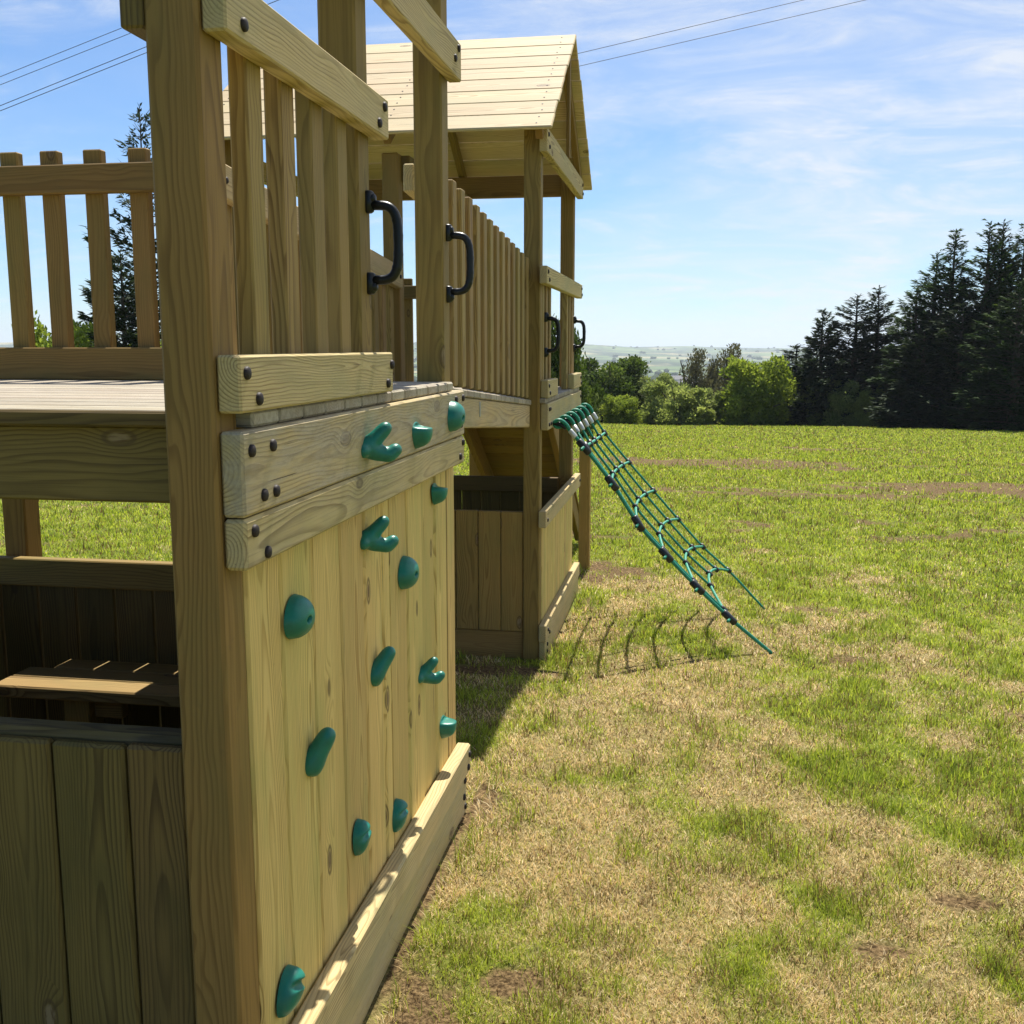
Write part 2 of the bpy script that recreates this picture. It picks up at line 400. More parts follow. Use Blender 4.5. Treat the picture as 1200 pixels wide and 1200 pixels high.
c = g.mix(wd, c, (.028, .048, .018)); c = g.mix(g.math('SUBTRACT', 1, g.step(ve.outputs['Distance'], .03, .06)), c, (.025, .045, .015))
c = g.mix(g.math('MULTIPLY', g.step(g.noise(pos, .02, 4), .5, .7), .6), c, (.04, .07, .022))
g.l.new(c, g.b.inputs['Base Color']); g.b.inputs['Roughness'].default_value = 1
M_FAR = m
hill = polar_sheet('hills', np.concatenate([np.linspace(78, 140, 12), np.geomspace(150, 14000, 130)]), np.linspace(-pi, pi, 721)[:-1], hills_z, None, M_FAR)

# ------------------------------------------------------------------ leaf-card foliage
def leaf_mat(name, c1, c2, trans=.35, c3=None, rough=.6):
    m, _, _ = new_mat(name); g = G(m)
    t = g.attr('leaf').outputs['Fac']
    col = g.mix(t, c1, c2)
    if c3: col = g.mix(g.step(t, .82, .9), col, c3)  # palest leaves; on the spruces this colour paints sunlit highlights
    g.l.new(col, g.b.inputs['Base Color']); g.b.inputs['Roughness'].default_value = .8; g.b.inputs['Specular IOR Level'].default_value = .12
    tr = g.add('ShaderNodeBsdfTranslucent'); g.l.new(g.mix(.5, col, g.mix(1, col, (1.0, 1.15, .45), 'MULTIPLY')), tr.inputs['Color'])
    mx = g.add('ShaderNodeMixShader'); mx.inputs[0].default_value = trans
    g.l.new(g.b.outputs[0], mx.inputs[1]); g.l.new(tr.outputs[0], mx.inputs[2]); g.l.new(mx.outputs[0], g.n['Material Output'].inputs[0])
    return m
def cards_mesh(name, P, D, S, Lw, Ln, val, mat):
    """P base points, D direction, S side vector; kite-shaped leaves of width Lw and length Ln"""
    n = len(P)
    a = P; b = P + D * (Ln[:, None] * .45) + S * (Lw[:, None] * .5); c = P + D * Ln[:, None]; d = P + D * (Ln[:, None] * .45) - S * (Lw[:, None] * .5)
    co = np.stack([a, b, c, d], 1).reshape(-1, 3).astype(np.float32)
    me = bpy.data.meshes.new(name); me.vertices.add(4 * n); me.vertices.foreach_set('co', co.ravel())
    me.loops.add(4 * n); me.loops.foreach_set('vertex_index', np.arange(4 * n, dtype=np.int32))
    me.polygons.add(n); me.polygons.foreach_set('loop_start', np.arange(n, dtype=np.int32) * 4); me.update(calc_edges=True)
    at = me.attributes.new('leaf', 'FLOAT', 'POINT'); at.data.foreach_set('value', np.repeat(val, 4).astype(np.float32))
    me.materials.append(mat); return me
def unit(v): return v / np.maximum(np.linalg.norm(v, axis=-1, keepdims=True), 1e-6)
def rdirs(n): return unit(rng.normal(size=(n, 3)))
m, _, _ = new_mat('bark'); g = G(m); pos = g.add('ShaderNodeTexCoord').outputs['Object']
g.l.new(g.mix(g.noise(g.scale(pos, (9, 9, 2)), 1.5, 4, .7), (.035, .026, .018), (.15, .115, .08)), g.b.inputs['Base Color']); g.b.inputs['Roughness'].default_value = .95
g.l.new(g.bump(g.noise(g.scale(pos, (14, 14, 2)), 1.5, 4, .7), .8, .03), g.b.inputs['Normal']); M_BARK = m

def tubes_mesh(name, tl, mat):
    v = []; f = []
    for (p, r) in tl:
        v2, f2 = tube_data(p, r, 6, False); b = len(v); v += v2; f += [tuple(i + b for i in q) for q in f2]
    me = bpy.data.meshes.new(name); me.from_pydata(v, [], f); me.materials.append(mat)
    me.polygons.foreach_set('use_smooth', [True] * len(me.polygons)); return me

def bush_meshes(n_leaves, lobes, leaf, mat, rx=1, rz=1, stems=7, shell=.35, up=.25, spiky=0):
    """unit-size crown: width 2*rx, height 2*rz sitting on the ground"""
    cs = []; rs = []
    for i in range(lobes):
        d = rdirs(1)[0]; rr = rng.uniform(.35, 1.0)
        c = np.array([d[0] * rx * rr, d[1] * rx * rr, rz * (.92 + d[2] * rr * 1.02)]); cs.append(c)
        rs.append(rng.uniform(.10, .34) * min(rx, rz) * (1.15 - .5 * rr))
    for q in range(7): cs.append(np.array([.62 * rx * cos(q * .9), .62 * rx * sin(q * .9), rz * .28])); rs.append(.26 * min(rx, rz))
    cs.append(np.array([0, 0, rz * .75])); rs.append(.45 * min(rx, rz))
    cs = np.array(cs); rs = np.array(rs)
    pr = rs ** 2; pr = pr / pr.sum(); k = rng.choice(len(rs), n_leaves, p=pr)
    d = rdirs(n_leaves); rad = 1 - np.abs(rng.normal(0, shell, n_leaves)); rad = np.clip(rad, .05, 1.0) + np.abs(rng.normal(0, .24 + spiky, n_leaves))
    P = cs[k] + d * (rs[k] * rad)[:, None]
    P[:, 2] = np.where(P[:, 2] < .03, rng.random(n_leaves) * .12, P[:, 2])
    D = unit(d * .7 + rng.normal(0, .7, (n_leaves, 3)) + np.array([0, 0, up])); S = unit(np.cross(D, rdirs(n_leaves)))
    ln = leaf * rng.uniform(.6, 1.35, n_leaves)
    lob_tone = rng.random(len(rs)) * .5
    val = np.clip(lob_tone[k] + rng.random(n_leaves) * .5, 0, 1)
    crown = cards_mesh('crown', P, D, S, ln * .6, ln, val, mat)
    tl = []
    for i in range(stems):
        c = cs[rng.integers(len(cs))]; b = np.array([rng.normal(0, .06), rng.normal(0, .06), -.05 * rz])
        mid = b * .4 + c * .45 + np.array([rng.normal(0, .05), rng.normal(0, .05), .12 * rz])
        pts = [tuple(b), tuple(mid), tuple(c), tuple(c + (c - mid) * .5)]; r0 = .022 * (rx + rz)
        tl.append((pts, [r0, r0 * .7, r0 * .4, r0 * .12]))
    return crown, tubes_mesh('trunk', tl, M_BARK)

def conifer_meshes(H, R, n_whorl, mat, sprays=34, droop=.25, sparse=0.0, taper=1.0, bare=.02):
    P = []; D = []; Ln = []; V = []; tl = []
    tl.append(([(0, 0, -.2), (.03, 0, H * .3), (-.02, .02, H * .65), (0, 0, H)], [R * .10, R * .075, R * .04, .012]))
    for i in range(n_whorl):
        t = bare + (1 - bare) * (i + rng.uniform(-.3, .3)) / n_whorl; t = min(max(t, bare), .985)
        z = H * t; rl = R * (1 - t) ** taper + .06
        nb = 6 if t < .8 else 5
        a0 = rng.random() * 6.28
        for b in range(nb):
            if rng.random() < sparse: continue
            a = a0 + b * 2 * pi / nb + rng.normal(0, .2); l = rl * rng.uniform(.55, 1.25) * (1 + .22 * sin(2 * a + H) + .15 * sin(9 * t + a))
            zj = z + rng.normal(0, H * .014); rise = (.55 * t + .05 - droop * (1 - t)) + rng.normal(0, .08)
            d0 = np.array([cos(a), sin(a), 0])
            ns = max(9, int(sprays * l / R * (5.0 - 3.0 * t))); s = np.sqrt(rng.random(ns)) * .92 + .08
            zz_ = zj + l * (rise * s + .20 * s * s)
            base = np.outer(s * l, d0); base[:, 2] += zz_
            side = np.array([-sin(a), cos(a), 0])
            w_ = (1 - s) * .75 * l + .07
            base += side * (rng.normal(0, .38, ns) * w_)[:, None]; base[:, 2] += rng.normal(0, .06, ns) * l - .05 * l * rng.random(ns)
            dd = unit(d0 * .9 + side * rng.normal(0, .75, ns)[:, None] + np.array([0, 0, 1]) * (rng.normal(-.05, .32, ns) + .35 * t)[:, None])
            P.append(base); D.append(dd); Ln.append(rng.uniform(.16, .34, ns) * (.65 + .4 * l / R)); V.append(rng.random(ns) * .6 + .4 * s * rng.random(ns))
            e = d0 * l; tl.append(([(0, 0, z), tuple(np.array([0, 0, z]) + d0 * l * .5 + np.array([0, 0, l * (rise * .5 + .05)])), tuple(np.array([0, 0, z]) + e + np.array([0, 0, l * (rise + .2)]))], [.022 * l + .006, .012 * l + .005, .004]))
    # leader tuft
    n = 26; zt = H * (1 - .10 * rng.random(n)); a = rng.random(n) * 6.28
    P.append(np.stack([np.zeros(n), np.zeros(n), zt], 1)); D.append(unit(np.stack([np.cos(a), np.sin(a), np.full(n, 1.1)], 1))); Ln.append(np.full(n, .17)); V.append(rng.random(n) * .5)
    P = np.concatenate(P); D = np.concatenate(D); Ln = np.concatenate(Ln); V = np.concatenate(V)
    S = unit(np.cross(D, rdirs(len(D)) * .6 + np.array([0, 0, 1])))
    return cards_mesh('crown', P, D, S, Ln * .36, Ln, V, mat), tubes_mesh('trunk', tl, M_BARK)

def plant(name, loc, meshes, scale, rot, label, cat, group):
    r = thing(name, loc, label, cat, group); r.scale = scale if isinstance(scale, tuple) else (scale,) * 3; r.rotation_euler = (0, 0, rot)
    for nm, me in zip(('crown', 'trunk'), meshes):
        o = bpy.data.objects.new(nm, me); C.objects.link(o); o.parent = r
    return r

LM_CON = leaf_mat('spruce_needles', (.014, .032, .009), (.065, .110, .028), .25, (.16, .20, .055))
LM_CONB = leaf_mat('blue_spruce_needles', (.018, .030, .016), (.055, .078, .034), .2, (.12, .14, .06))
LM_LIME = leaf_mat('fresh_green_leaves', (.11, .16, .02), (.38, .42, .07), .5)
LM_OLIVE = leaf_mat('willow_leaves', (.19, .23, .06), (.42, .44, .15), .5)
LM_DARK = leaf_mat('oak_leaves', (.028, .052, .013), (.14, .19, .033), .36, (.25, .29, .06))
LM_GREY = leaf_mat('sparse_twigs', (.085, .08, .045), (.19, .17, .10), .3)
LM_HAW = leaf_mat('hawthorn_leaves', (.13, .17, .045), (.33, .36, .14), .45, (.52, .52, .40))

con = [conifer_meshes(8.5, 1.75, 42, LM_CON, 46, .25, .05, .85), conifer_meshes(8.0, 1.6, 36, LM_CONB, 48, .15, .10, .8), conifer_meshes(5.2, 1.35, 26, LM_CONB, 44, .05, .08, .8), conifer_meshes(9.0, 2.0, 40, LM_CON, 50, .35, .08, .9)]
def gz(x, y): return float(ground_z(x, y))
CON = [ # x, y, proto, total height, width scale, label
 (5.7, 49.5, 2, 5.2, 1.15, 'smallest dark spruce at the left end of the conifer row'),
 (4.9, 52.5, 2, 3.9, 1.6, 'low dark pine beside the smallest spruce, left of the conifer row'),
 (7.2, 50.0, 1, 5.9, 1.3, 'slim dark spruce, second in the conifer row from its left end'),
 (8.2, 50.5, 1, 6.3, 1.2, 'narrow dark spruce, third in the conifer row from its left end'),
 (9.25, 47.5, 0, 5.9, 1.25, 'dark spruce where the conifer row begins to close up and rise'),
 (10.3, 49.0, 3, 7.5, 1.15, 'dark spruce just left of the tallest single spruce in the conifer row'),
 (10.72, 47.8, 0, 8.2, 1.15, 'tall dark spruce with a thin pointed top in the conifer row'),
 (11.72, 46.5, 3, 8.3, 1.1, 'tall dark spruce with a bushy top, left one of the twin tops'),
 (12.42, 47.2, 1, 8.5, 1.2, 'tallest dark spruce in the conifer row, right one of the twin tops'),
 (12.95, 46.0, 0, 8.1, 1.2, 'dark spruce cut by the right edge of the photo, behind the front one'),
 (12.1, 43.0, 3, 5.6, 1.2, 'front dark spruce at the right edge of the photo with sunlit lower boughs'),
 (10.7, 45.6, 2, 5.1, 1.3, 'lower dark spruce standing in front of the tall conifer row'),
 (9.4, 46.3, 2, 4.1, 1.4, 'short dark spruce in front of the rising part of the conifer row')]
PH = {0: 8.5, 1: 8.0, 2: 5.2, 3: 9.0}
for i, (x, y, p, h, ws, lab) in enumerate(CON):
    s = h / PH[p]; k = s ** .35 * ws * 1.08
    plant('spruce_tree', (x, y, gz(x, y)), con[p], (k, k, s), i * 1.3, lab, 'tree', 'spruces in the row at the right edge of the field')

b_lime = bush_meshes(24000, 70, .085, LM_LIME, 1, .95, 9, .22, .5, .04)
b_olive = bush_meshes(34000, 34, .075, LM_OLIVE, 1.1, .75, 12, .45, .9, .16)
b_dark = bush_meshes(30000, 70, .07, LM_DARK, 1.1, .85, 8, .25, .3)
b_grey = bush_meshes(9000, 20, .07, LM_GREY, 1, .9, 26, .5, .9, .08)
b_haw = bush_meshes(30000, 34, .065, LM_HAW, 1, .85, 9, .3, .3)
BUSH = [ # name, x, y, meshes, half width, height, label, group
 ('bush', 2.75, 49.5, b_lime, 1.9, 3.3, 'large rounded fresh green bush in the middle of the hedge line', 'bushes along the far edge of the field'),
 ('bush', -.55, 49.0, b_olive, 1.75, 2.05, 'wide low olive green bush left of the large fresh green one', 'bushes along the far edge of the field'),
 ('bush', -3.1, 48.5, b_lime, .95, 1.45, 'small fresh green bush just right of the rope net top', 'bushes along the far edge of the field'),
 ('bush', -4.95, 48.0, b_haw, 1.0, 2.0, 'pale green bush half hidden behind the far tower corner', 'bushes along the far edge of the field'),
 ('bush', 6.5, 48.8, b_haw, 1.6, 2.5, 'pale blossoming bush at the foot of the first spruces', 'bushes along the far edge of the field'),
 ('bush', 5.0, 49.5, b_haw, .9, 1.7, 'small grey green bush between the large green bush and the blossoming one', 'bushes along the far edge of the field'),
 ('bush', 8.0, 48.3, b_olive, 1.2, 1.9, 'dull green low bush under the second and third spruce', 'bushes along the far edge of the field'),
 ('bush', .95, 49.8, b_haw, 1.0, 1.9, 'pale green bush filling the gap left of the large fresh green bush', 'bushes along the far edge of the field'),
 ('oak_tree', -4.0, 55.0, b_dark, 2.5, 3.9, 'broad dark round tree with sunlit crown top behind the small bushes', 'broadleaf trees behind the hedge line'),
 ('oak_tree', -6.9, 57.0, b_dark, 2.0, 4.2, 'dark round tree mostly hidden behind the far tower', 'broadleaf trees behind the hedge line'),
 ('bare_tree', .45, 57.0, b_grey, 1.6, 4.1, 'thin brown grey tree behind the olive bush', 'broadleaf trees behind the hedge line'),
 ('bare_tree', 1.75, 59.0, b_grey, 1.8, 4.5, 'thin brown grey tree just left of the large fresh green bush', 'broadleaf trees behind the hedge line'),
 ('hedge_tree', -1.6, 54.0, b_haw, 1.8, 2.9, 'dull green tree between the dark round tree and the olive bush', 'broadleaf trees behind the hedge line'),
 ('hedge_tree', 4.6, 53.0, b_olive, 1.4, 3.2, 'dull green tree behind the right side of the large fresh green bush', 'broadleaf trees behind the hedge line'),
 ('tree', -16.6, 26.5, b_lime, 1.5, 3.4, 'light green tree seen through the leftmost gaps of the back railing', 'trees seen through the near tower railing'),
 ('tree', -14.1, 26.8, b_lime, 1.2, 3.0, 'light green bush between the first and second railing bars', 'trees seen through the near tower railing'),
 ('tree', -13.2, 27.5, b_dark, .95, 4.35, 'dark leafy tree beside the second bar of the back railing', 'trees seen through the near tower railing'),
 ('tree', -11.4, 26.0, b_dark, 1.3, 3.75, 'green leafy bush between the second and third railing bars', 'trees seen through the near tower railing'),
 ('tree', -6.6, 34.0, b_lime, 1.6, 5.0, 'light green tree seen between the entry post and the second post', 'trees seen through the bridge side'),
 ('tree', -4.0, 31.0, b_dark, 1.3, 3.9, 'dark tree seen through the far tower railing', 'trees seen through the bridge side'),
]
for i, (nm, x, y, ms, hw, h, lab, grp) in enumerate(BUSH):
    zs = {id(b_lime): 1.9, id(b_olive): 1.5, id(b_dark): 1.7, id(b_grey): 1.8, id(b_haw): 1.7}[id(ms)]
    plant(nm, (x, y, gz(x, y)), ms, (hw, hw, h / zs), i * 2.1 + .4, lab, 'bush' if nm == 'bush' else 'tree', grp)
pine = conifer_meshes(8.6, 1.5, 24, LM_CONB, 26, .05, .15, .6, .12)
plant('pine_tree', (-15.6, 29.0, gz(-15.6, 29)), pine, (.9, .9, 1.08), .5, 'tall sparse pine rising behind the fourth bar of the back railing', 'tree', None)
plant('spruce_tree', (-12.75, 22.5, gz(-12.75, 22.5)), con[2], (.85, .85, .84), 2.5, 'dark spruce seen through the gap beside the near corner post', 'tree', None)

# distant woodland on the hills and a few roofs
n = 2200
az = rng.uniform(-.55, .42, n); rr = np.exp(rng.uniform(np.log(260), np.log(4300), n))
keep = fbm(rr * np.sin(az) / 90, rr * np.cos(az) / 90, 3) > .50
az = az[keep]; rr = rr[keep]; X = rr * np.sin(az); Y = rr * np.cos(az); Z = hills_z(X, Y)
ico = []
import bmesh
bm = bmesh.new(); bmesh.ops.create_icosphere(bm, subdivisions=1, radius=1); iv = np.array([v.co[:] for v in bm.verts]); iF = np.array([[v.index for v in f.verts] for f in bm.faces]); bm.free()
sz = rng.uniform(3.0, 6, len(X)); V_ = []; F_ = []
jit = 1 + rng.normal(0, .22, (len(X), len(iv)))
allv = (iv[None] * jit[..., None]) * (sz[:, None, None] * np.array([1.25, 1.25, .85])) + np.stack([X, Y, Z + sz * .5], -1)[:, None]
allf = iF[None] + (np.arange(len(X)) * len(iv))[:, None, None]
me = bpy.data.meshes.new('far_woodland'); me.from_pydata(allv.reshape(-1, 3).tolist(), [], allf.reshape(-1, 3).tolist())
m, _, _ = new_mat('far_tree_crowns'); g = G(m); pos = g.add('ShaderNodeNewGeometry').outputs['Position']
g.l.new(g.mix(g.step(g.noise(pos, .03, 4), .35, .65), (.028, .048, .016), (.085, .12, .035)), g.b.inputs['Base Color']); g.b.inputs['Roughness'].default_value = 1
o = link('far_woodland', me, m); tag(o, 'distant scattered woodland on the hills beyond the field', 'woodland', kind='stuff')

M_WALLW = plain('white_render', (.75, .74, .70), .9); M_SLATE = plain('slate', (.16, .15, .15), .8)
def house(az_, r, w_, d_, h_, label):
    x = r * sin(az_); y = r * cos(az_); z = float(hills_z(np.array([x]), np.array([y]))[0]) - 1
    t = thing('house', (x, y, z), label, 'house', 'distant houses in the valley'); t.rotation_euler = (0, 0, random.uniform(-.4, .4))
    v = [(-w_, -d_, 0), (w_, -d_, 0), (w_, d_, 0), (-w_, d_, 0), (-w_, -d_, h_), (w_, -d_, h_), (w_, d_, h_), (-w_, d_, h_), (-w_, 0, h_ * 1.5), (w_, 0, h_ * 1.5)]
    f = [(0, 1, 5, 4), (2, 3, 7, 6), (1, 2, 6, 9, 5), (3, 0, 4, 8, 7)]
    me = bpy.data.meshes.new('wall'); me.from_pydata(v, [], f); me.materials.append(M_WALLW); o = bpy.data.objects.new('wall', me); C.objects.link(o); o.parent = t
    e = .6; v = [(-w_ - e, -d_ - e, h_ * .95), (w_ + e, -d_ - e, h_ * .95), (w_ + e, 0, h_ * 1.55), (-w_ - e, 0, h_ * 1.55), (w_ + e, d_ + e, h_ * .95), (-w_ - e, d_ + e, h_ * .95)]
    v += [(a, b, c_ + .3) for a, b, c_ in v]
    f = [(6, 7, 8, 9), (9, 8, 10, 11), (0, 3, 2, 1), (3, 5, 4, 2), (0, 1, 7, 6), (4, 5, 11, 10), (1, 2, 8, 7), (2, 4, 10, 8), (3, 0, 6, 9), (5, 3, 9, 11)]
    me = bpy.data.meshes.new('roof'); me.from_pydata(v, [], f); me.materials.append(M_SLATE); o = bpy.data.objects.new('roof', me); C.objects.link(o); o.parent = t
house(-.022, 620, 7, 4, 6, 'white house with grey roof in the valley, left of the others')
house(.004, 700, 9, 4, 5, 'long white house in the valley, right of the others')
house(-.012, 820, 6, 4, 5, 'small white house in the valley, behind the other two')

# ------------------------------------------------------------------ the climbing frame
ROOT = (-1.6, 4.0, 0)
CF = thing('climbing_frame', ROOT, 'pale timber play tower frame with two decks, sloping bridge, boarded roof and climbing wall', 'climbing frame')

def holes_caps(parent, pts): caps(parent, None, pts) if parent.type != 'EMPTY' else caps(parent, ROOT, pts)
def rail(name, args, mat, capx=None, capyz=(), **k):
    mb = MB(); mb.board(*args, ch=k.pop('ch', .004), **k); o = mb.build(name, mat, CF)
    if capx is not None: caps(o, None, [(capx, a, b) for a, b in capyz])
    return o
def post(x0, y0, z0, z1, s=.090, mat=None, **k):
    mb = MB(); mb.board(x0, x0 + s, y0, y0 + s, z0, z1, ch=.006, tv=.05, **k); return mb.build('post', mat or W_POST, CF)

# ---- near tower
post(-.868, 1.640, -.3, 2.95, tone=1.02)            # near corner post
post(-.868, 2.446, 1.0, 2.95)                       # entry post
post(-.868, 3.295, -.3, 2.95)                       # second corner post
post(-2.485, 1.640, -.3, 2.95); post(-2.400, 3.335, -.3, 1.33)
FX = -.735
IN = -.7765
rail('top_rail', (IN, FX, 1.652, 2.562, 2.091, 2.183), W_RAIL, FX, [(1.718, 2.117), (2.524, 2.16), (2.479, 2.115)])
rail('lintel', (IN, FX, 1.652, 3.388, 2.415, 2.528), W_RAIL, FX, [(3.345, 2.505), (3.297, 2.465)])
rail('kick_board', (IN, FX, 1.652, 2.562, 1.4895, 1.586), W_RAIL, FX, [(1.677, 1.556), (1.724, 1.511), (2.547, 1.556), (2.512, 1.511)])
b1 = rail('edge_beam', (IN, FX, 1.652, 3.397, 1.3135, 1.459), W_RAIL, FX, [(1.684, 1.425), (1.777, 1.426), (1.731, 1.343), (1.785, 1.343), (3.269, 1.435), (3.371, 1.435), (3.276, 1.349), (3.342, 1.351)], grey=.5, ch=.005)
b2 = rail('rail', (IN, FX, 1.652, 3.392, 1.222, 1.3105), W_RAIL, FX, [(1.685, 1.287), (1.737, 1.24), (3.366, 1.291), (3.325, 1.248)], grey=.1, ch=.006)
rail('rail_end_block', (-.909, -.8685, 1.640, 1.760, 2.098, 2.3), W_DARK)
# picket side railing
mb = MB()
for y0, y1 in [(1.820, 1.889), (1.978, 2.047), (2.140, 2.209), (2.298, 2.367)]:
    o = MB().board(-.812, IN - .0005, y0, y1, 1.4895, 2.17, tone=1.02).build('picket', W_PICK, CF)
# deck
mb = MB(); y = 1.728; i = 0
while y < 3.28:
    d = .1195; mb.board(-2.50, -.748, y, min(y + d, 3.292), 1.4605, 1.489, axis=0, ch=.005, grey=.5, tone=1.05, tv=.12); y += d + .0045
mb.build('deck', W_DECK, CF)
rail('deck_edge', (-2.5, -.8685, 1.7045, 1.7265, 1.4605, 1.4885), W_DARK, tone=.9)
rail('deck_beam', (-2.5, -.8685, 1.738, 1.778, 1.322, 1.4595), W_DARK, tone=1.15)
rail('deck_beam', (-2.5, -.8685, 3.25, 3.29, 1.315, 1.4595), W_POST)
rail('deck_beam', (-2.545, -2.5, 1.652, 3.397, 1.315, 1.459), W_RAIL)
# back railing
br = rail('back_rail', (-2.50, -1.68, 3.262, 3.300, 2.093, 2.185), W_POST, tone=.9)
rail('back_rail', (-2.50, -1.68, 3.262, 3.300, 1.4895, 1.597), W_POST, tone=.9)
for k, x in enumerate((-2.4, -2.2535, -2.108, -1.953, -1.795)):
    MB().board(x - .0325, x + .0325, 3.3005, 3.336, 1.500, 2.236, tone=.95).build('picket', W_POST, CF)
post(-1.69, 3.295, 1.0, 2.25)
# climbing wall cladding
mb = MB()
edges = [1.7455, 1.903, 2.078, 2.257, 2.436, 2.578, 2.695, 2.832, 2.985, 3.125, 3.245, 3.335, 3.42]
edges = [1.7455, 1.905, 2.078, 2.257, 2.432, 2.575, 2.640, 2.815, 2.985, 3.150, 3.305, 3.425]
for a, b in zip(edges[:-1], edges[1:]):
    mid = (a + b) / 2
    mb.board(-.802, -.7775 + random.choice((-.003, 0, .002)) + random.uniform(-.001, .001), a + random.uniform(.002, .0035), b - .003, .03, 1.2215, axis=2, ch=.0085, tv=.14, tone=.98)
wall = mb.build('climbing_wall', W_PLANK, CF)
mb = MB()
base_r = rail('base_rail', (IN, -.728, 1.60, 3.43, .140, .236), W_RAIL, -.728, [(3.405, .205), (3.385, .165)], ch=.006)
rail('base_board', (IN, -.741, 1.60, 3.415, -.05, .134), W_RAIL, -.741, [(3.385, .115), (3.372, .06), (3.39, .02)], grey=.2)
# low boarded wall facing the camera
mb = MB()
for k in range(11):
    x1 = -.8695 - .1465 * k + (0 if k == 0 else .0) ; xa = [-.8695, -.985, -1.131, -1.277, -1.423, -1.569, -1.715, -1.861, -2.007, -2.153, -2.299, -2.39][k:k + 2]
    mb.board(xa[1] + .002, xa[0] - .002, 1.655, 1.6785, .02, .893 + random.uniform(-.002, .002), axis=2, ch=.006, tv=.12, tone=.95)
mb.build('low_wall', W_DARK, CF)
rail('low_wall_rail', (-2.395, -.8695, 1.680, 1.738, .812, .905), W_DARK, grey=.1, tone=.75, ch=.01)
# back boarded wall
mb = MB(); x = -2.55
while x < -.9:
    mb.board(x + .003, min(x + .146, -.872) - .003, 3.302, 3.324, -.05, .80, axis=2, ch=.004, tv=.12, tone=.9); x += .146
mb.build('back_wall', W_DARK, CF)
rail('back_wall_rail', (-2.55, -.8695, 3.255, 3.300, .776, .872), W_POST, tone=.95)
rail('back_wall_rail', (-2.55, -.8695, 3.262, 3.300, .02, .11), W_DARK)
# far side wall of the den
mb = MB(); y = 1.74
while y < 3.25:
    mb.board(-2.50, -2.478, y + .002, min(y + .146, 3.27) - .002, -.05, .80, axis=2, ch=.004, tv=.12); y += .146
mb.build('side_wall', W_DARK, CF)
# bench shelf inside
bt = MB(); bt.board(-2.205, -.90, 2.945, 3.045, .482, .522, axis=0, ch=.005, tone=.95); bt.board(-2.205, -.90, 3.049, 3.15, .482, .521, axis=0, ch=.005, tone=.8); bt.board(-2.12, -.90, 3.154, 3.255, .482, .521, axis=0, ch=.005, tone=.8)
bench = bt.build('bench_top', W_PICK, CF)
rail('bench_leg', (-1.99, -1.90, 3.00, 3.09, -.2, .4815), W_POST, tone=1.25)
rail('bench_bracket', (-1.8985, -1.80, 3.03, 3.07, .40, .4815), W_POST)
rail('bench_leg', (-1.08, -.99, 3.00, 3.09, -.2, .4815), W_POST)

# ---- bridge
PB = lambda y: 1.443 - .073 * (y - 3.97)
PT = lambda y: 2.193 - .075 * (y - 3.8)
def sloped(x0, x1, y0, y1, zc, h, mat, name, **k):
    """board along y following the bridge slope, top at zc(y)"""
    ang = math.atan2(zc(y1) - zc(y0), y1 - y0); ln = math.hypot(y1 - y0, zc(y1) - zc(y0))
    M = Matrix.Translation((0, y0, zc(y0))) @ Matrix.Rotation(ang, 4, 'X')
    mb = MB(); mb.board(x0, x1, 0, ln, -h, 0, axis=1, ch=.005, M=M, **k); return mb.build(name, mat, CF)
bb = sloped(-.897, -.858, 3.392, 5.636, lambda y: PB(y) - .036, .117, W_RAIL, 'bridge_beam', grey=.2)
sloped(-1.597, -1.558, 3.392, 5.636, lambda y: PB(y) - .036, .117, W_RAIL, 'bridge_beam')
mb = MB(); ang = math.atan(-.073); y = 3.40
while y < 5.60:
    M = Matrix.Translation((0, y, PB(y) - .006)) @ Matrix.Rotation(ang, 4, 'X')
    mb.board(-1.60, -.852, 0, .117, -.028, 0, axis=0, ch=.004, M=M, tv=.15, grey=.4); y += .1215
mb.build('bridge_deck', W_DECK, CF)
for k in range(15):
    yf = 3.582 + .1445 * k
    if yf > 5.63: break
    MB().board(-.897, -.860, yf - .066, yf, PB(yf - .03) + .003, PT(yf - .03), tone=1.0).build('picket', W_PICK, CF)
    MB().board(-1.632, -1.598, yf - .066, yf, PB(yf - .03) + .003, PT(yf - .03) - .02, tone=1.0).build('picket', W_PICK, CF)
br = sloped(-1.5975, -1.557, 3.41, 5.655, lambda y: 2.067 - .083 * (y - 5.114), .115, W_RAIL, 'bridge_rail')
caps(br, None, [(-1.557, 5.60, 1.97), (-1.557, 3.45, 2.15)])
sloped(-.9335, -.8975, 3.41, 5.63, lambda y: 2.04 - .083 * (y - 5.114), .09, W_RAIL, 'bridge_rail')
# metal plate on the bridge beam
me = MB().board(-.8575, -.855, 4.25, 4.275, 1.315, 1.375, ch=.0005).build('fixing_plate', M_STEEL, CF)

# ---- far tower
OX = -.762; IX = -.8035; DZ = -.165
def T2(z): return z + DZ
post(-.895, 5.645, -.5, 2.72); post(-.905, 7.300, -.5, 2.72); post(-2.60, 5.645, -.5, 2.72); post(-2.60, 7.300, -.5, 2.72); post(-1.664, 5.645, -.5, 2.62)
rail('roof_side_rail', (IX, OX, 5.58, 7.395, 2.590, 2.712), W_RAIL, OX, [(5.62, 2.68), (5.66, 2.625), (7.34, 2.675), (7.36, 2.62)])
rail('roof_side_rail', (-2.645, -2.604, 5.58, 7.395, 2.590, 2.712), W_RAIL)
tr = rail('top_rail', (IX, OX, 5.60, 7.395, 1.926, 2.019), W_RAIL, OX, [(5.63, 1.99), (5.68, 1.95), (7.34, 1.99), (7.36, 1.95)])
rail('kick_board', (IX, OX, 5.662, 6.085, 1.3245, 1.420), W_RAIL, OX, [(5.69, 1.39), (5.73, 1.35)])
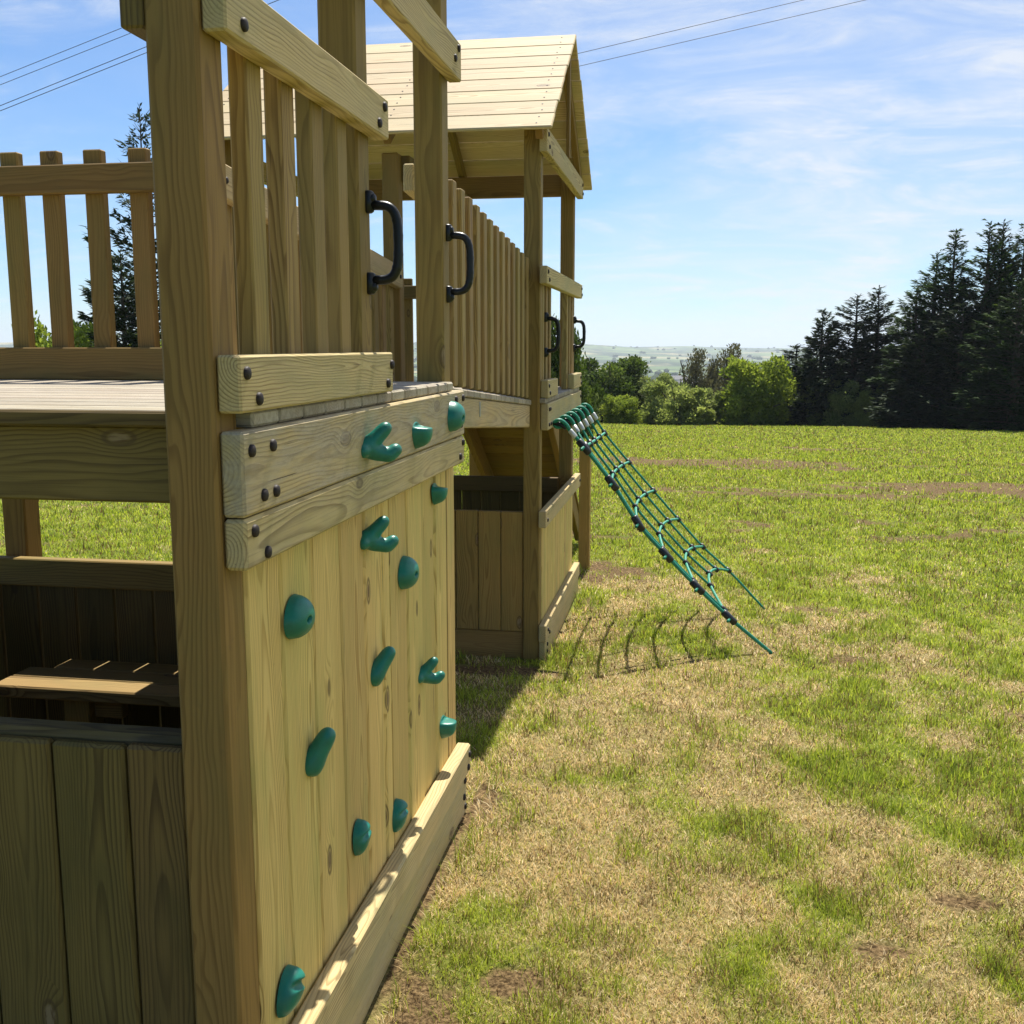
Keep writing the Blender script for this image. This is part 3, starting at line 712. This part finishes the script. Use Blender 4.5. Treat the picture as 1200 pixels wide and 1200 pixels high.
rail('kick_board', (IX, OX, 6.93, 7.395, 1.3245, 1.420), W_RAIL, OX, [(7.33, 1.39), (7.36, 1.35)])
rail('edge_beam', (IX, OX, 5.662, 7.395, 1.150, 1.2945), W_RAIL, OX, [(5.70, 1.262), (5.75, 1.262), (5.70, 1.18), (5.78, 1.18), (7.33, 1.26), (7.36, 1.19)], grey=.2)
for ys in ((5.735, 5.80), (5.875, 5.94), (6.02, 6.085), (6.86, 6.925), (7.0, 7.065), (7.14, 7.205)):
    MB().board(-.839, IX - .0005, ys[0], ys[1], 1.3245, 2.03).build('picket', W_PICK, CF)
mb = MB(); y = 5.65
while y < 7.35:
    mb.board(-2.55, -.775, y, min(y + .1195, 7.38), 1.2955, 1.3235, axis=0, ch=.004, grey=.4, tv=.15); y += .124
mb.build('deck', W_DECK, CF)
rail('deck_beam', (-2.5, -.906, 5.738, 5.778, 1.150, 1.2945), W_POST)
rail('deck_beam', (-2.5, -.906, 7.255, 7.295, 1.150, 1.2945), W_POST)
rail('back_rail', (-2.5, -1.68, 7.255, 7.298, 1.927, 2.018), W_DARK)
for k in range(6):
    x = -2.42 + .146 * k; MB().board(x - .0325, x + .0325, 7.2985, 7.333, 1.335, 2.07, tone=.8).build('picket', W_POST, CF)
post(-1.74, 7.300, 1.0, 2.1)
# low walls of the far den
mb = MB(); x = -.8965
k = 0
while x > -2.5:
    mb.board(max(x - .128, -2.5) + .002, x - .002, 5.660, 5.682, .02, .700 + random.uniform(-.003, .003), axis=2, ch=.005, tone=1.35, tv=.14); x -= .128
mb.build('low_wall', W_POST, CF)
rail('low_wall_rail', (-2.5, -.8965, 5.6835, 5.735, .60, .694), W_DARK)
rail('base_board', (-2.5, -.8965, 5.668, 5.700, -.22, .017), W_POST, tone=1.25)
mb = MB(); x = -.907
while x > -2.5:
    mb.board(max(x - .14, -2.5) + .002, x - .002, 7.312, 7.334, -.3, .66, axis=2, ch=.004, tone=.7, tv=.15); x -= .14
mb.build('back_wall', W_DARK, CF)
rail('back_wall_rail', (-2.5, -.907, 7.262, 7.308, .588, .692), W_DARK, tone=.8)
mb = MB(); y = 5.742
while y < 7.27:
    mb.board(-.826, IX - .0005, y + .001, min(y + .118, 7.298) - .001, -.25, .64, axis=2, ch=.004, tv=.08); y += .118
mb.build('side_wall', W_PLANK, CF)
rail('side_wall_rail', (IX, OX, 5.60, 7.395, .622, .714), W_RAIL, OX, [(5.66, .66), (7.34, .67)])
rail('base_rail', (IX, OX, 5.62, 7.395, -.024, .070), W_RAIL, OX, [(5.70, .03), (5.76, .0)])
rail('base_board', (IX, OX - .007, 5.64, 7.39, -.25, -.028), W_RAIL, OX - .007, [(5.72, -.06), (5.72, -.1)])
# roof
rb = MB()
ym, zt = 6.525, 3.395; ye, ze = 5.455, 2.672
ang = math.atan2(zt - ze, ym - ye); ln = math.hypot(zt - ze, ym - ye); nb_ = 8; bw = ln / nb_
for side in (0, 1):
    for k in range(nb_):
        M = Matrix.Translation((0, ye, ze)) @ Matrix.Rotation(ang, 4, 'X')
        if side: M = Matrix.Translation((0, 2 * ym, 0)) @ Matrix.Scale(-1, 4, (0, 1, 0)) @ M
        e = random.uniform(-.004, .004)
        rb.board(-2.70, -.722 + e, k * bw + .0015, (k + 1) * bw - .0015, 0, .019, axis=0, ch=.005, M=M, tv=.11)
roof = rb.build('roof', W_ROOF, CF)
nv = []; nf_ = []
for k in range(nb_):
    for xr in (-.80, -1.60, -2.62):
        for q in (.25, .72):
            p = Matrix.Translation((0, ye, ze)) @ Matrix.Rotation(ang, 4, 'X') @ Vector((xr + random.uniform(-.006, .006), (k + q) * bw, .0195)); b = len(nv)
            nn = Vector((0, -sin(ang), cos(ang))); tt_ = Vector((0, cos(ang), sin(ang)))
            for h_ in (0, .0015):
                for j in range(6): nv.append(tuple(p + nn * h_ + Vector((1, 0, 0)) * .0045 * cos(j * pi / 3) + tt_ * .0045 * sin(j * pi / 3)))
            nf_.append(tuple(b + 6 + j for j in range(6))); nf_ += [(b + j, b + (j + 1) % 6, b + 6 + (j + 1) % 6, b + 6 + j) for j in range(6)]
me = bpy.data.meshes.new('nail_heads'); me.from_pydata(nv, [], nf_); no = link('nail_heads', me, M_CAP, roof); no.matrix_parent_inverse = Matrix.Identity(4)
tag(no, kind='stuff')
for xr in (-.80, -1.60, -2.62):
    for side in (0, 1):
        mb = MB()
        M = Matrix.Translation((0, ye, ze)) @ Matrix.Rotation(ang, 4, 'X')
        if side: M = Matrix.Translation((0, 2 * ym, 0)) @ Matrix.Scale(-1, 4, (0, 1, 0)) @ M
        mb.board(xr - .02, xr + .02, .06, ln - .03, -.075, -.002, axis=1, M=M); mb.build('rafter', W_POST, CF)
rail('roof_beam', (-2.60, -.8045, 7.325, 7.385, 2.606, 2.745), W_POST, tone=.9)
rail('roof_beam', (-1.600, -1.528, 5.72, 7.32, 2.476, 2.615), W_DARK, tone=1.1)
mb = MB(); mb.board(-.775, -.755, 6.50, 6.55, 2.715, 3.33, ch=.003); mb.build('king_strut', W_POST, CF)
# access ramp behind the far tower
def ramp_z(y): return 1.292 - .60 * (y - 7.40)
for (xa, xb) in ((-1.66, -1.61), (-1.02, -.97)):
    sloped(xa, xb, 7.34, 9.55, lambda y: ramp_z(y) - .03, .155, W_POST, 'ramp_stringer')
mb = MB(); aR = math.atan(-.60); y = 7.40
while y < 9.5:
    M = Matrix.Translation((0, y, ramp_z(y))) @ Matrix.Rotation(aR, 4, 'X'); mb.board(-1.68, -.955, 0, .137, -.028, 0, axis=0, ch=.004, M=M, tv=.15); y += .122
mb.build('ramp_deck', W_POST, CF)
rail('ramp_leg', (-.862, -.775, 8.26, 8.35, -.4, .83), W_POST, tone=1.7)  # tone of both legs raised to imitate sunlight coming through the wood
rail('ramp_leg', (-1.75, -1.663, 8.26, 8.35, -.4, .83), W_POST, tone=1.7)

# ------------------------------------------------------------------ grab handles
def handle_mesh(h=.235, out=.066):
    v = []; f = []
    def add(d):
        b = len(v); v.extend(d[0]); f.extend([tuple(i + b for i in q) for q in d[1]])
    pts = []; rad = []
    n = 40; hh = h / 2 - .030
    for i in range(n + 1):
        t = i / n; a = -pi / 2 + pi * t
        sx = abs(cos(a)) ** .42; z = hh * (1 if sin(a) > 0 else -1) * abs(sin(a)) ** .62
        pts.append((.006 + out * sx, 0, z)); grip = 1 + (.10 * max(0, cos(2 * pi * i / 2.6)) if .25 < t < .75 else 0); rad.append(.0115 * grip)
    add(tube_data(pts, rad, 10))
    for s in (-1, 1):
        zc = s * (h / 2 - .022)
        add(tube_data([(0, 0, zc - .026), (0, 0, zc - .022), (0, 0, zc + .022), (0, 0, zc + .026)], [.010, .015, .015, .010], 12))
        add(tube_data([(0, 0, zc + s * .008), (.016, 0, zc + s * .008), (.020, 0, zc + s * .008)], [.013, .012, .007], 10))
    me = bpy.data.meshes.new('grab_handle'); me.from_pydata(v, [], f); me.materials.append(M_BLACK)
    me.polygons.foreach_set('use_smooth', [True] * len(me.polygons)); return me
hm = handle_mesh()
for (x, y, z, lab) in ((-.776, 2.512, 1.846, None), (-.776, 3.352, 1.860, None), (-.8025, 5.83, 1.664, None), (-.815, 7.355, 1.685, None)):
    o = bpy.data.objects.new('grab_handle', hm); C.objects.link(o); o.parent = CF
    o.matrix_parent_inverse = Matrix.Translation(ROOT).inverted(); o.location = (x, y, z); o.rotation_euler = (0, 0, .12)

# ------------------------------------------------------------------ climbing holds (metaballs turned into meshes)
def meta_mesh(elems, name='climbing_hold', res=.0045):
    mbd = bpy.data.metaballs.new('tmp'); mbd.resolution = res; mbd.render_resolution = res; mbd.threshold = .35
    ob = bpy.data.objects.new('tmp', mbd); C.objects.link(ob)
    for (x, y, z, r, sx, sy, sz) in elems:
        e = mbd.elements.new(); e.type = 'ELLIPSOID'; e.co = (x, y, z); e.radius = r; e.size_x = sx; e.size_y = sy; e.size_z = sz; e.stiffness = 3
    bpy.context.view_layer.update(); dg = bpy.context.evaluated_depsgraph_get()
    me = bpy.data.meshes.new_from_object(ob.evaluated_get(dg)); bpy.data.objects.remove(ob)
    me.name = name; me.materials.clear(); me.materials.append(M_HOLD); me.polygons.foreach_set('use_smooth', [True] * len(me.polygons)); return me
def chain(pts, r0, r1, n=9):
    out = []
    P_ = [Vector(p) for p in pts]; seg = len(P_) - 1
    for i in range(n):
        t = i / (n - 1) * seg; k = min(int(t), seg - 1); p = P_[k].lerp(P_[k + 1], t - k); r = r0 + (r1 - r0) * i / (n - 1)
        out.append((p.x, p.y, p.z, r, 1, 1, 1))
    return out
# x = out of the wall, y = along the wall (away), z = up
horn = meta_mesh(chain([(0, -.01, .0), (.018, .0, -.012), (.048, .012, -.020), (.062, .02, -.008)], .030, .020, 10) + chain([(0, -.01, -.002), (.018, 0, .016), (.034, .006, .034), (.042, .010, .043)], .028, .019, 9) + chain([(0, -.03, -.008), (0, .01, -.008)], .022, .02, 4))
club = meta_mesh(chain([(0, -.012, -.030), (.010, -.004, -.012), (.026, .008, .014), (.036, .014, .030)], .034, .023, 11) + chain([(0, -.015, -.025), (.004, -.01, -.045)], .030, .019, 4))
def field_mesh(fn, a, b, nr=18, na=36, yofs=0, egg=0.0):
    """height field over an ellipse: a along y, b along z; fn(u,v)->height"""
    v = []; f = []
    for i in range(nr + 1):
        rr_ = i / nr
        for k in range(na):
            t = 2 * pi * k / na; u = rr_ * cos(t); w_ = rr_ * sin(t)
            yy = a * u * (1 + egg * w_); z_ = b * w_
            v.append((max(fn(u, w_, rr_), 0), yy, z_))
    for i in range(nr):
        for k in range(na):
            k2 = (k + 1) % na; f.append((i * na + k, i * na + k2, (i + 1) * na + k2, (i + 1) * na + k))
    me = bpy.data.meshes.new('climbing_hold'); me.from_pydata(v, [], f); me.materials.append(M_HOLD)
    me.polygons.foreach_set('use_smooth', [True] * len(me.polygons)); me.flip_normals(); return me
def dome_fn(u, w_, r):
    h = .040 * (1 - r ** 2.6) ** .55 if r < 1 else 0
    d = math.hypot((u + .22) / .20, (w_ + .03) / .16); h -= .020 * max(0, 1 - d ** 2.2)
    return h
def wedge_fn(u, w_, r):                              # ledge on top, tapering to a point below
    if r >= 1: return 0
    q = min(1, (w_ + 1.0) / 1.35); prof = math.sqrt(max(0, 1 - (1 - q) ** 2.2))
    top = 1 if w_ < .52 else max(0, 1 - ((w_ - .52) / .16) ** 2)
    return .046 * prof * top * (1 - abs(u) ** 2.6) ** .6 * (1 - r ** 7) + .003
def slab_fn(u, w_, r):
    if r >= 1: return 0
    h = .046 * (1 - r ** 3) ** .5 * (.55 + .45 * (w_ + 1) / 2)
    d = abs(w_ - .35 - .3 * u); h -= .016 * max(0, 1 - (d / .22) ** 2) * (1 - r * r)
    return h
M_HOLE = plain('bolt_recess', (.30, .33, .33), .35, .5, .8)
def add_disc(me, c, r, n):
    bm = bmesh.new(); bm.from_mesh(me); n = Vector(n).normalized(); a = n.orthogonal().normalized(); b = n.cross(a)
    vs = [bm.verts.new(Vector(c) + a * r * cos(k * pi / 4) + b * r * sin(k * pi / 4)) for k in range(8)]; f = bm.faces.new(vs); f.material_index = 1
    bm.to_mesh(me); bm.free(); me.materials.append(M_HOLE)
dome = field_mesh(dome_fn, .052, .045, egg=-.12); wedge = field_mesh(wedge_fn, .040, .040, nr=30, na=48, egg=.35); slab = field_mesh(slab_fn, .036, .050, nr=24, egg=.1)
add_disc(dome, (.0215, -.0118, -.0010), .0052, (1, -.1, 0))
# y, z, mesh, scale, roll about the wall normal, parent, label
HOLDS = [(2.335, 1.372, horn, 1.0, 0, b1, None), (2.772, 1.362, wedge, .92, 0, b1, None), (3.205, 1.386, dome, 1.05, -.2, b1, None),
         (3.140, 1.150, wedge, .85, .1, wall, None), (2.450, 1.135, horn, .98, 0, wall, None), (2.775, .980, dome, 1.05, .05, wall, None),
         (1.955, 1.065, dome, 1.0, 0, wall, None), (2.495, .802, club, .95, 0, wall, None), (2.955, .632, horn, .9, 0, wall, None),
         (3.215, .368, wedge, .95, 0, wall, None), (2.030, .755, club, 1.0, -.3, wall, None), (2.650, .322, slab, .92, .35, wall, None),
         (2.318, .418, slab, .9, .12, wall, None), (1.840, .320, slab, 1.0, .75, wall, None)]
for (y, z, me, s, rl, par, lab) in HOLDS:
    o = bpy.data.objects.new('climbing_hold', me); C.objects.link(o); o.parent = par
    x = FX + .0005 if par is b1 else -.7765
    o.location = (x, y, z); o.scale = (s, s, s); o.rotation_euler = (-rl, 0, 0)

# ------------------------------------------------------------------ rope net
NET = thing('rope_net', (0.49, 6.5, gz(.49, 6.5)), 'green rope scramble net hanging from the far tower deck down to the grass', 'climbing net')
def netlink(o):
    o.parent = NET; o.matrix_parent_inverse = Matrix.Translation(NET.location).inverted(); return o
def P3(a, b, t): return tuple(a[i] + (b[i] - a[i]) * t for i in range(3))
YN, YF = 5.86, 7.30
nearP = [(-.69, YN, 1.165), (-.556 - .03, YN + .0, 1.045), (-.43, 5.90, .840), (-.28, 5.92, .610), (-.12, 5.94, .430), (.060, 5.96, .245), (.245, 5.98, .070), (.49, 6.0, -.135)]
farP = [(-.69, YF, 1.175), (-.585, YF - .02, 1.01), (-.415, 7.25, .815), (-.24, 7.21, .625), (-.07, 7.17, .44), (.10, 7.13, .262), (.275, 7.10, .11), (.52, 7.06, -.14)]
nr_ = 6
def netpt(j, i):
    """rope j (0 near .. 5 far), node i (0 top .. 7 ground)"""
    t0 = j / (nr_ - 1); t1 = (0, .07, .33, .56, .79, 1)[j]; t = t0 + (t1 - t0) * min(1, i / 2.0); sag = 4 * t * (1 - t)
    p = Vector(nearP[i]).lerp(Vector(farP[i]), t)
    up = Vector((-.10, 0, .10)); k = [0, .15, .35, .55, .75, .9, 1.25, 0][i]
    dn = Vector((0, 0, -.03)) * sag * (0 if i in (0, 7) else 1)
    return p + up * sag * k + dn
def dense(pts, n=6):
    P_ = [Vector(p) for p in pts]; out = []
    for i in range(len(P_) - 1):
        p0 = P_[max(i - 1, 0)]; p1 = P_[i]; p2 = P_[i + 1]; p3 = P_[min(i + 2, len(P_) - 1)]
        for k in range(n):
            t = k / n; out.append(.5 * ((2 * p1) + (p2 - p0) * t + (2 * p0 - 5 * p1 + 4 * p2 - p3) * t * t + (3 * p1 - p0 - 3 * p2 + p3) * t ** 3))
    out.append(P_[-1]); return out
for j in range(nr_):
    last = 8 if j in (0, nr_ - 1) else 7
    pts = [netpt(j, i) for i in range(last)]
    netlink(tube('rope', dense(pts), .0078 if j else .0105, M_ROPE, seg=8))
for i in range(1, 7):
    pts = [netpt(j, i) for j in range(nr_)]; a = pts[0] + Vector((-.01, -.045, -.012))
    netlink(tube('rung_rope', dense([a] + pts + [pts[-1] + Vector((0, .02, 0))]), .0088, M_ROPE, seg=8))
    for j in range(nr_):
        p = netpt(j, i); q = netpt(j, i - 1); d = (p - q).normalized() * (.05 if j == 0 else .022)
        netlink(tube('rope_clamp', [p - d, p - d * .9, p + d * .9, p + d], [.010, .016, .016, .010] if j else [.014, .021, .021, .014], M_CLAMP, seg=8))
        if 0 < j and i == 6: pass
for j in range(nr_):
    p = netpt(j, 0); q = netpt(j, 1); d = (q - p).normalized()
    netlink(tube('ferrule', [p + d * .035, p + d * .04, p + d * .085, p + d * .09], [.011, .015, .015, .011], M_FERR, seg=10))
    loop = [p + d * .04, p + Vector((0, -.012, .01)), p + Vector((-.035, -.012, .03)), p + Vector((-.065, 0, .012)), p + Vector((-.05, .012, -.012)), p + Vector((0, .012, -.005)), p + d * .04]
    netlink(tube('rope_loop', dense(loop, 5), .011, M_CLAMP if j % 1 else M_ROPE, seg=8))
    netlink(tube('hook', [(p.x - .073, p.y, p.z + .012), (p.x - .03, p.y, p.z + .006), (p.x, p.y, p.z - .012), (p.x + .02, p.y, p.z - .004)], [.012, .014, .015, .010], M_CLAMP, seg=8))

# ------------------------------------------------------------------ overhead cables and the pole that carries the right-hand pair
R3 = cam.rotation_euler.to_matrix()
def cable(a, b, label, sagk=.12, r=.012):
    n = 24; a = Vector(a); b = Vector(b); pts = []
    for i in range(n + 1):
        t = i / n; p = a.lerp(b, t); p.z -= sagk * 4 * t * (1 - t); pts.append(p)
    o = tube('overhead_cable', pts, r, M_CABLE, seg=6); tag(o, label, 'cable', 'overhead cables across the sky')
POLE = (-22.6, 45.0)
cable((POLE[0], POLE[1], 10.15), (2.224 + 12, 45.0 + 2, 15.038 + 2.35), 'upper of the two cables right of the boarded roof', 0.0)
cable((POLE[0], POLE[1], 9.72), (4.174 + 12, 45.0 + 2, 14.94 + 2.2), 'lower of the two cables right of the boarded roof', 0.0)
# left cables: near-parallel lines in a vertical plane at y = 40
for (p, q, lab, r_) in (((-27.402, 12.177), (-22.2, 13.72), 'topmost of the four cables at the upper left', .011), ((-27.43, 11.87), (-21.83, 13.52), 'second cable from the top at the upper left', .011),
                    ((-27.494, 11.081), (-21.25, 12.98), 'third cable from the top at the upper left', .013), ((-27.51, 10.886), (-21.242, 12.77), 'lowest of the four cables at the upper left', .013)):
    dx = q[0] - p[0]; dz = q[1] - p[1]
    cable((p[0] - dx * 1.5, 40, p[1] - dz * 1.5), (p[0] + dx * 3.2, 40, p[1] + dz * 3.2), lab, 0.0, r_)
pz = gz(POLE[0], POLE[1]); pole = thing('utility_pole', (POLE[0], POLE[1], pz), 'wooden utility pole hidden behind the near corner post, carrying two cables', 'utility pole')
o = tube('pole', [(POLE[0], POLE[1], pz - .5), (POLE[0], POLE[1], 10.3)], [.16, .10], M_BARK, pole, 12)
o = tube('insulator', [(POLE[0], POLE[1] - .12, 9.72), (POLE[0], POLE[1] - .12, 10.2)], .05, M_CAP, pole, 8)

# ------------------------------------------------------------------ grass blades
def blades(name, n, r0, r1, a0, a1, hgt, wid, label):
    u = rng.random(n); p = .22                          # density falls with distance
    r = (r0 ** p + u * (r1 ** p - r0 ** p)) ** (1 / p)
    a = rng.uniform(a0, a1, n); x = r * np.sin(a); y = r * np.cos(a)
    dirt = dirt_mask(x, y); dry = dry_mask(x, y)
    inside = ((x > -2.55) & (x < -.70) & (y > 1.62) & (y < 3.45)) | ((x > -2.65) & (x < -.745) & (y > 5.62) & (y < 7.42))
    clump = fbm(x * 7 + 2, y * 7, 3)
    keep = (rng.random(n) > dirt * .93) & ~inside
    x, y, r, dry, clump = (q[keep] for q in (x, y, r, dry, clump)); n = len(x)
    z = ground_z(x, y)
    green = rng.random(n) > np.clip(dry * .74 + .08 - .5 * (clump - .5), .06, .86)
    dead = rng.random(n) < .10 + .25 * (fbm(x * 11, y * 9, 2) > .58)
    lush = sstep(.48, .66, clump)
    h = hgt * rng.uniform(.35, 1.35, n) * np.where(green, .85 + lush * .55, .70) * (.55 + .9 * fbm(x * 14, y * 14, 2)) * (1 + .9 * ((np.abs(x + .70) < .06) & (y < 7.5)) * rng.random(n)) * (1 + .03 * np.clip(r - 4, 0, 16))
    wd = wid * rng.uniform(.7, 1.3, n) * np.clip(r / 3.2, .8, 12)
    th = rng.random(n) * 2 * pi; lean = np.where(green, rng.uniform(.25, 1.2, n), rng.uniform(.4, 1.9, n))
    d = np.stack([np.cos(th), np.sin(th)], -1); s = np.stack([-np.sin(th + rng.normal(0, .5, n)), np.cos(th)], -1)
    B = np.stack([x, y, z - .004], -1)
    up = h / np.sqrt(1 + lean ** 2); out = up * lean
    mid = B.copy(); mid[:, :2] += d * (out * .38)[:, None]; mid[:, 2] += up * .62
    tip = B.copy(); tip[:, :2] += d * out[:, None]; tip[:, 2] += up
    S3 = np.zeros((n, 3)); S3[:, :2] = s; S3 *= (wd / 2)[:, None]
    co = np.stack([B - S3, B + S3, mid + S3 * .8, mid - S3 * .8, tip], 1).reshape(-1, 3).astype(np.float32)
    base = np.arange(n, dtype=np.int32)[:, None] * 5
    idx = np.concatenate([base + np.array([[0, 1, 2, 3]]), base + np.array([[3, 2, 4]])], 1).astype(np.int32)
    me = bpy.data.meshes.new(name); me.vertices.add(5 * n); me.vertices.foreach_set('co', co.ravel())
    me.loops.add(7 * n); me.loops.foreach_set('vertex_index', idx.ravel())
    me.polygons.add(2 * n); ls = (np.arange(n)[:, None] * 7 + np.array([[0, 4]])).ravel().astype(np.int32); me.polygons.foreach_set('loop_start', ls)
    me.update(calc_edges=True)
    val = np.where(green, np.clip(rng.random(n) * .34 + .22 * (1 - lush) * rng.random(n), 0, .45), .62 + rng.random(n) * .38); val = np.where(dead, .54, val)
    at = me.attributes.new('leaf', 'FLOAT', 'POINT'); at.data.foreach_set('value', np.repeat(val, 5).astype(np.float32))
    o = link(name, me, M_BLADE); tag(o, label, 'grass', kind='stuff'); return o
m, _, _ = new_mat('grass_blades'); g = G(m); t = g.attr('leaf').outputs['Fac']
rp = g.add('ShaderNodeValToRGB'); cr = rp.color_ramp; cr.elements[0].position = 0; cr.elements[0].color = (.13, .20, .014, 1); cr.elements[1].position = 1; cr.elements[1].color = (.92, .80, .52, 1)
for p_, c_ in ((.2, (.33, .40, .03)), (.45, (.60, .64, .075)), (.54, (.16, .095, .035)), (.62, (.52, .36, .15)), (.8, (.86, .63, .29))):
    e = cr.elements.new(p_); e.color = (*c_, 1)
g.l.new(t, rp.inputs[0]); g.l.new(rp.outputs[0], g.b.inputs['Base Color']); g.b.inputs['Roughness'].default_value = .55; g.b.inputs['Specular IOR Level'].default_value = .3
tr = g.add('ShaderNodeBsdfTranslucent'); g.l.new(rp.outputs[0], tr.inputs['Color']); mx = g.add('ShaderNodeMixShader'); mx.inputs[0].default_value = .45
g.l.new(g.b.outputs[0], mx.inputs[1]); g.l.new(tr.outputs[0], mx.inputs[2]); g.l.new(mx.outputs[0], g.n['Material Output'].inputs[0]); M_BLADE = m
blades('grass', 1300000, 1.6, 54, -.70, .42, .038, .0023, 'short half dried lawn grass with straw coloured patches')

# ------------------------------------------------------------------ haze
me = bpy.data.meshes.new('haze'); s_ = 14500; zl, zh = -75, 95
v = [(-s_, -s_, zl), (s_, -s_, zl), (s_, s_, zl), (-s_, s_, zl), (-s_, -s_, zh), (s_, -s_, zh), (s_, s_, zh), (-s_, s_, zh)]
me.from_pydata(v, [], [(3, 2, 1, 0), (4, 5, 6, 7), (0, 1, 5, 4), (1, 2, 6, 5), (2, 3, 7, 6), (3, 0, 4, 7)])
m = bpy.data.materials.new('haze'); m.use_nodes = True; m.node_tree.nodes.clear()
om = m.node_tree.nodes.new('ShaderNodeOutputMaterial'); pv = m.node_tree.nodes.new('ShaderNodeVolumePrincipled')
pv.inputs['Color'].default_value = (.80, .90, 1, 1); pv.inputs['Density'].default_value = .00019; pv.inputs['Anisotropy'].default_value = .2
m.node_tree.links.new(pv.outputs[0], om.inputs['Volume'])
o = link('haze', me, m); tag(o, 'thin pale summer haze over the far valley', 'haze', kind='stuff')
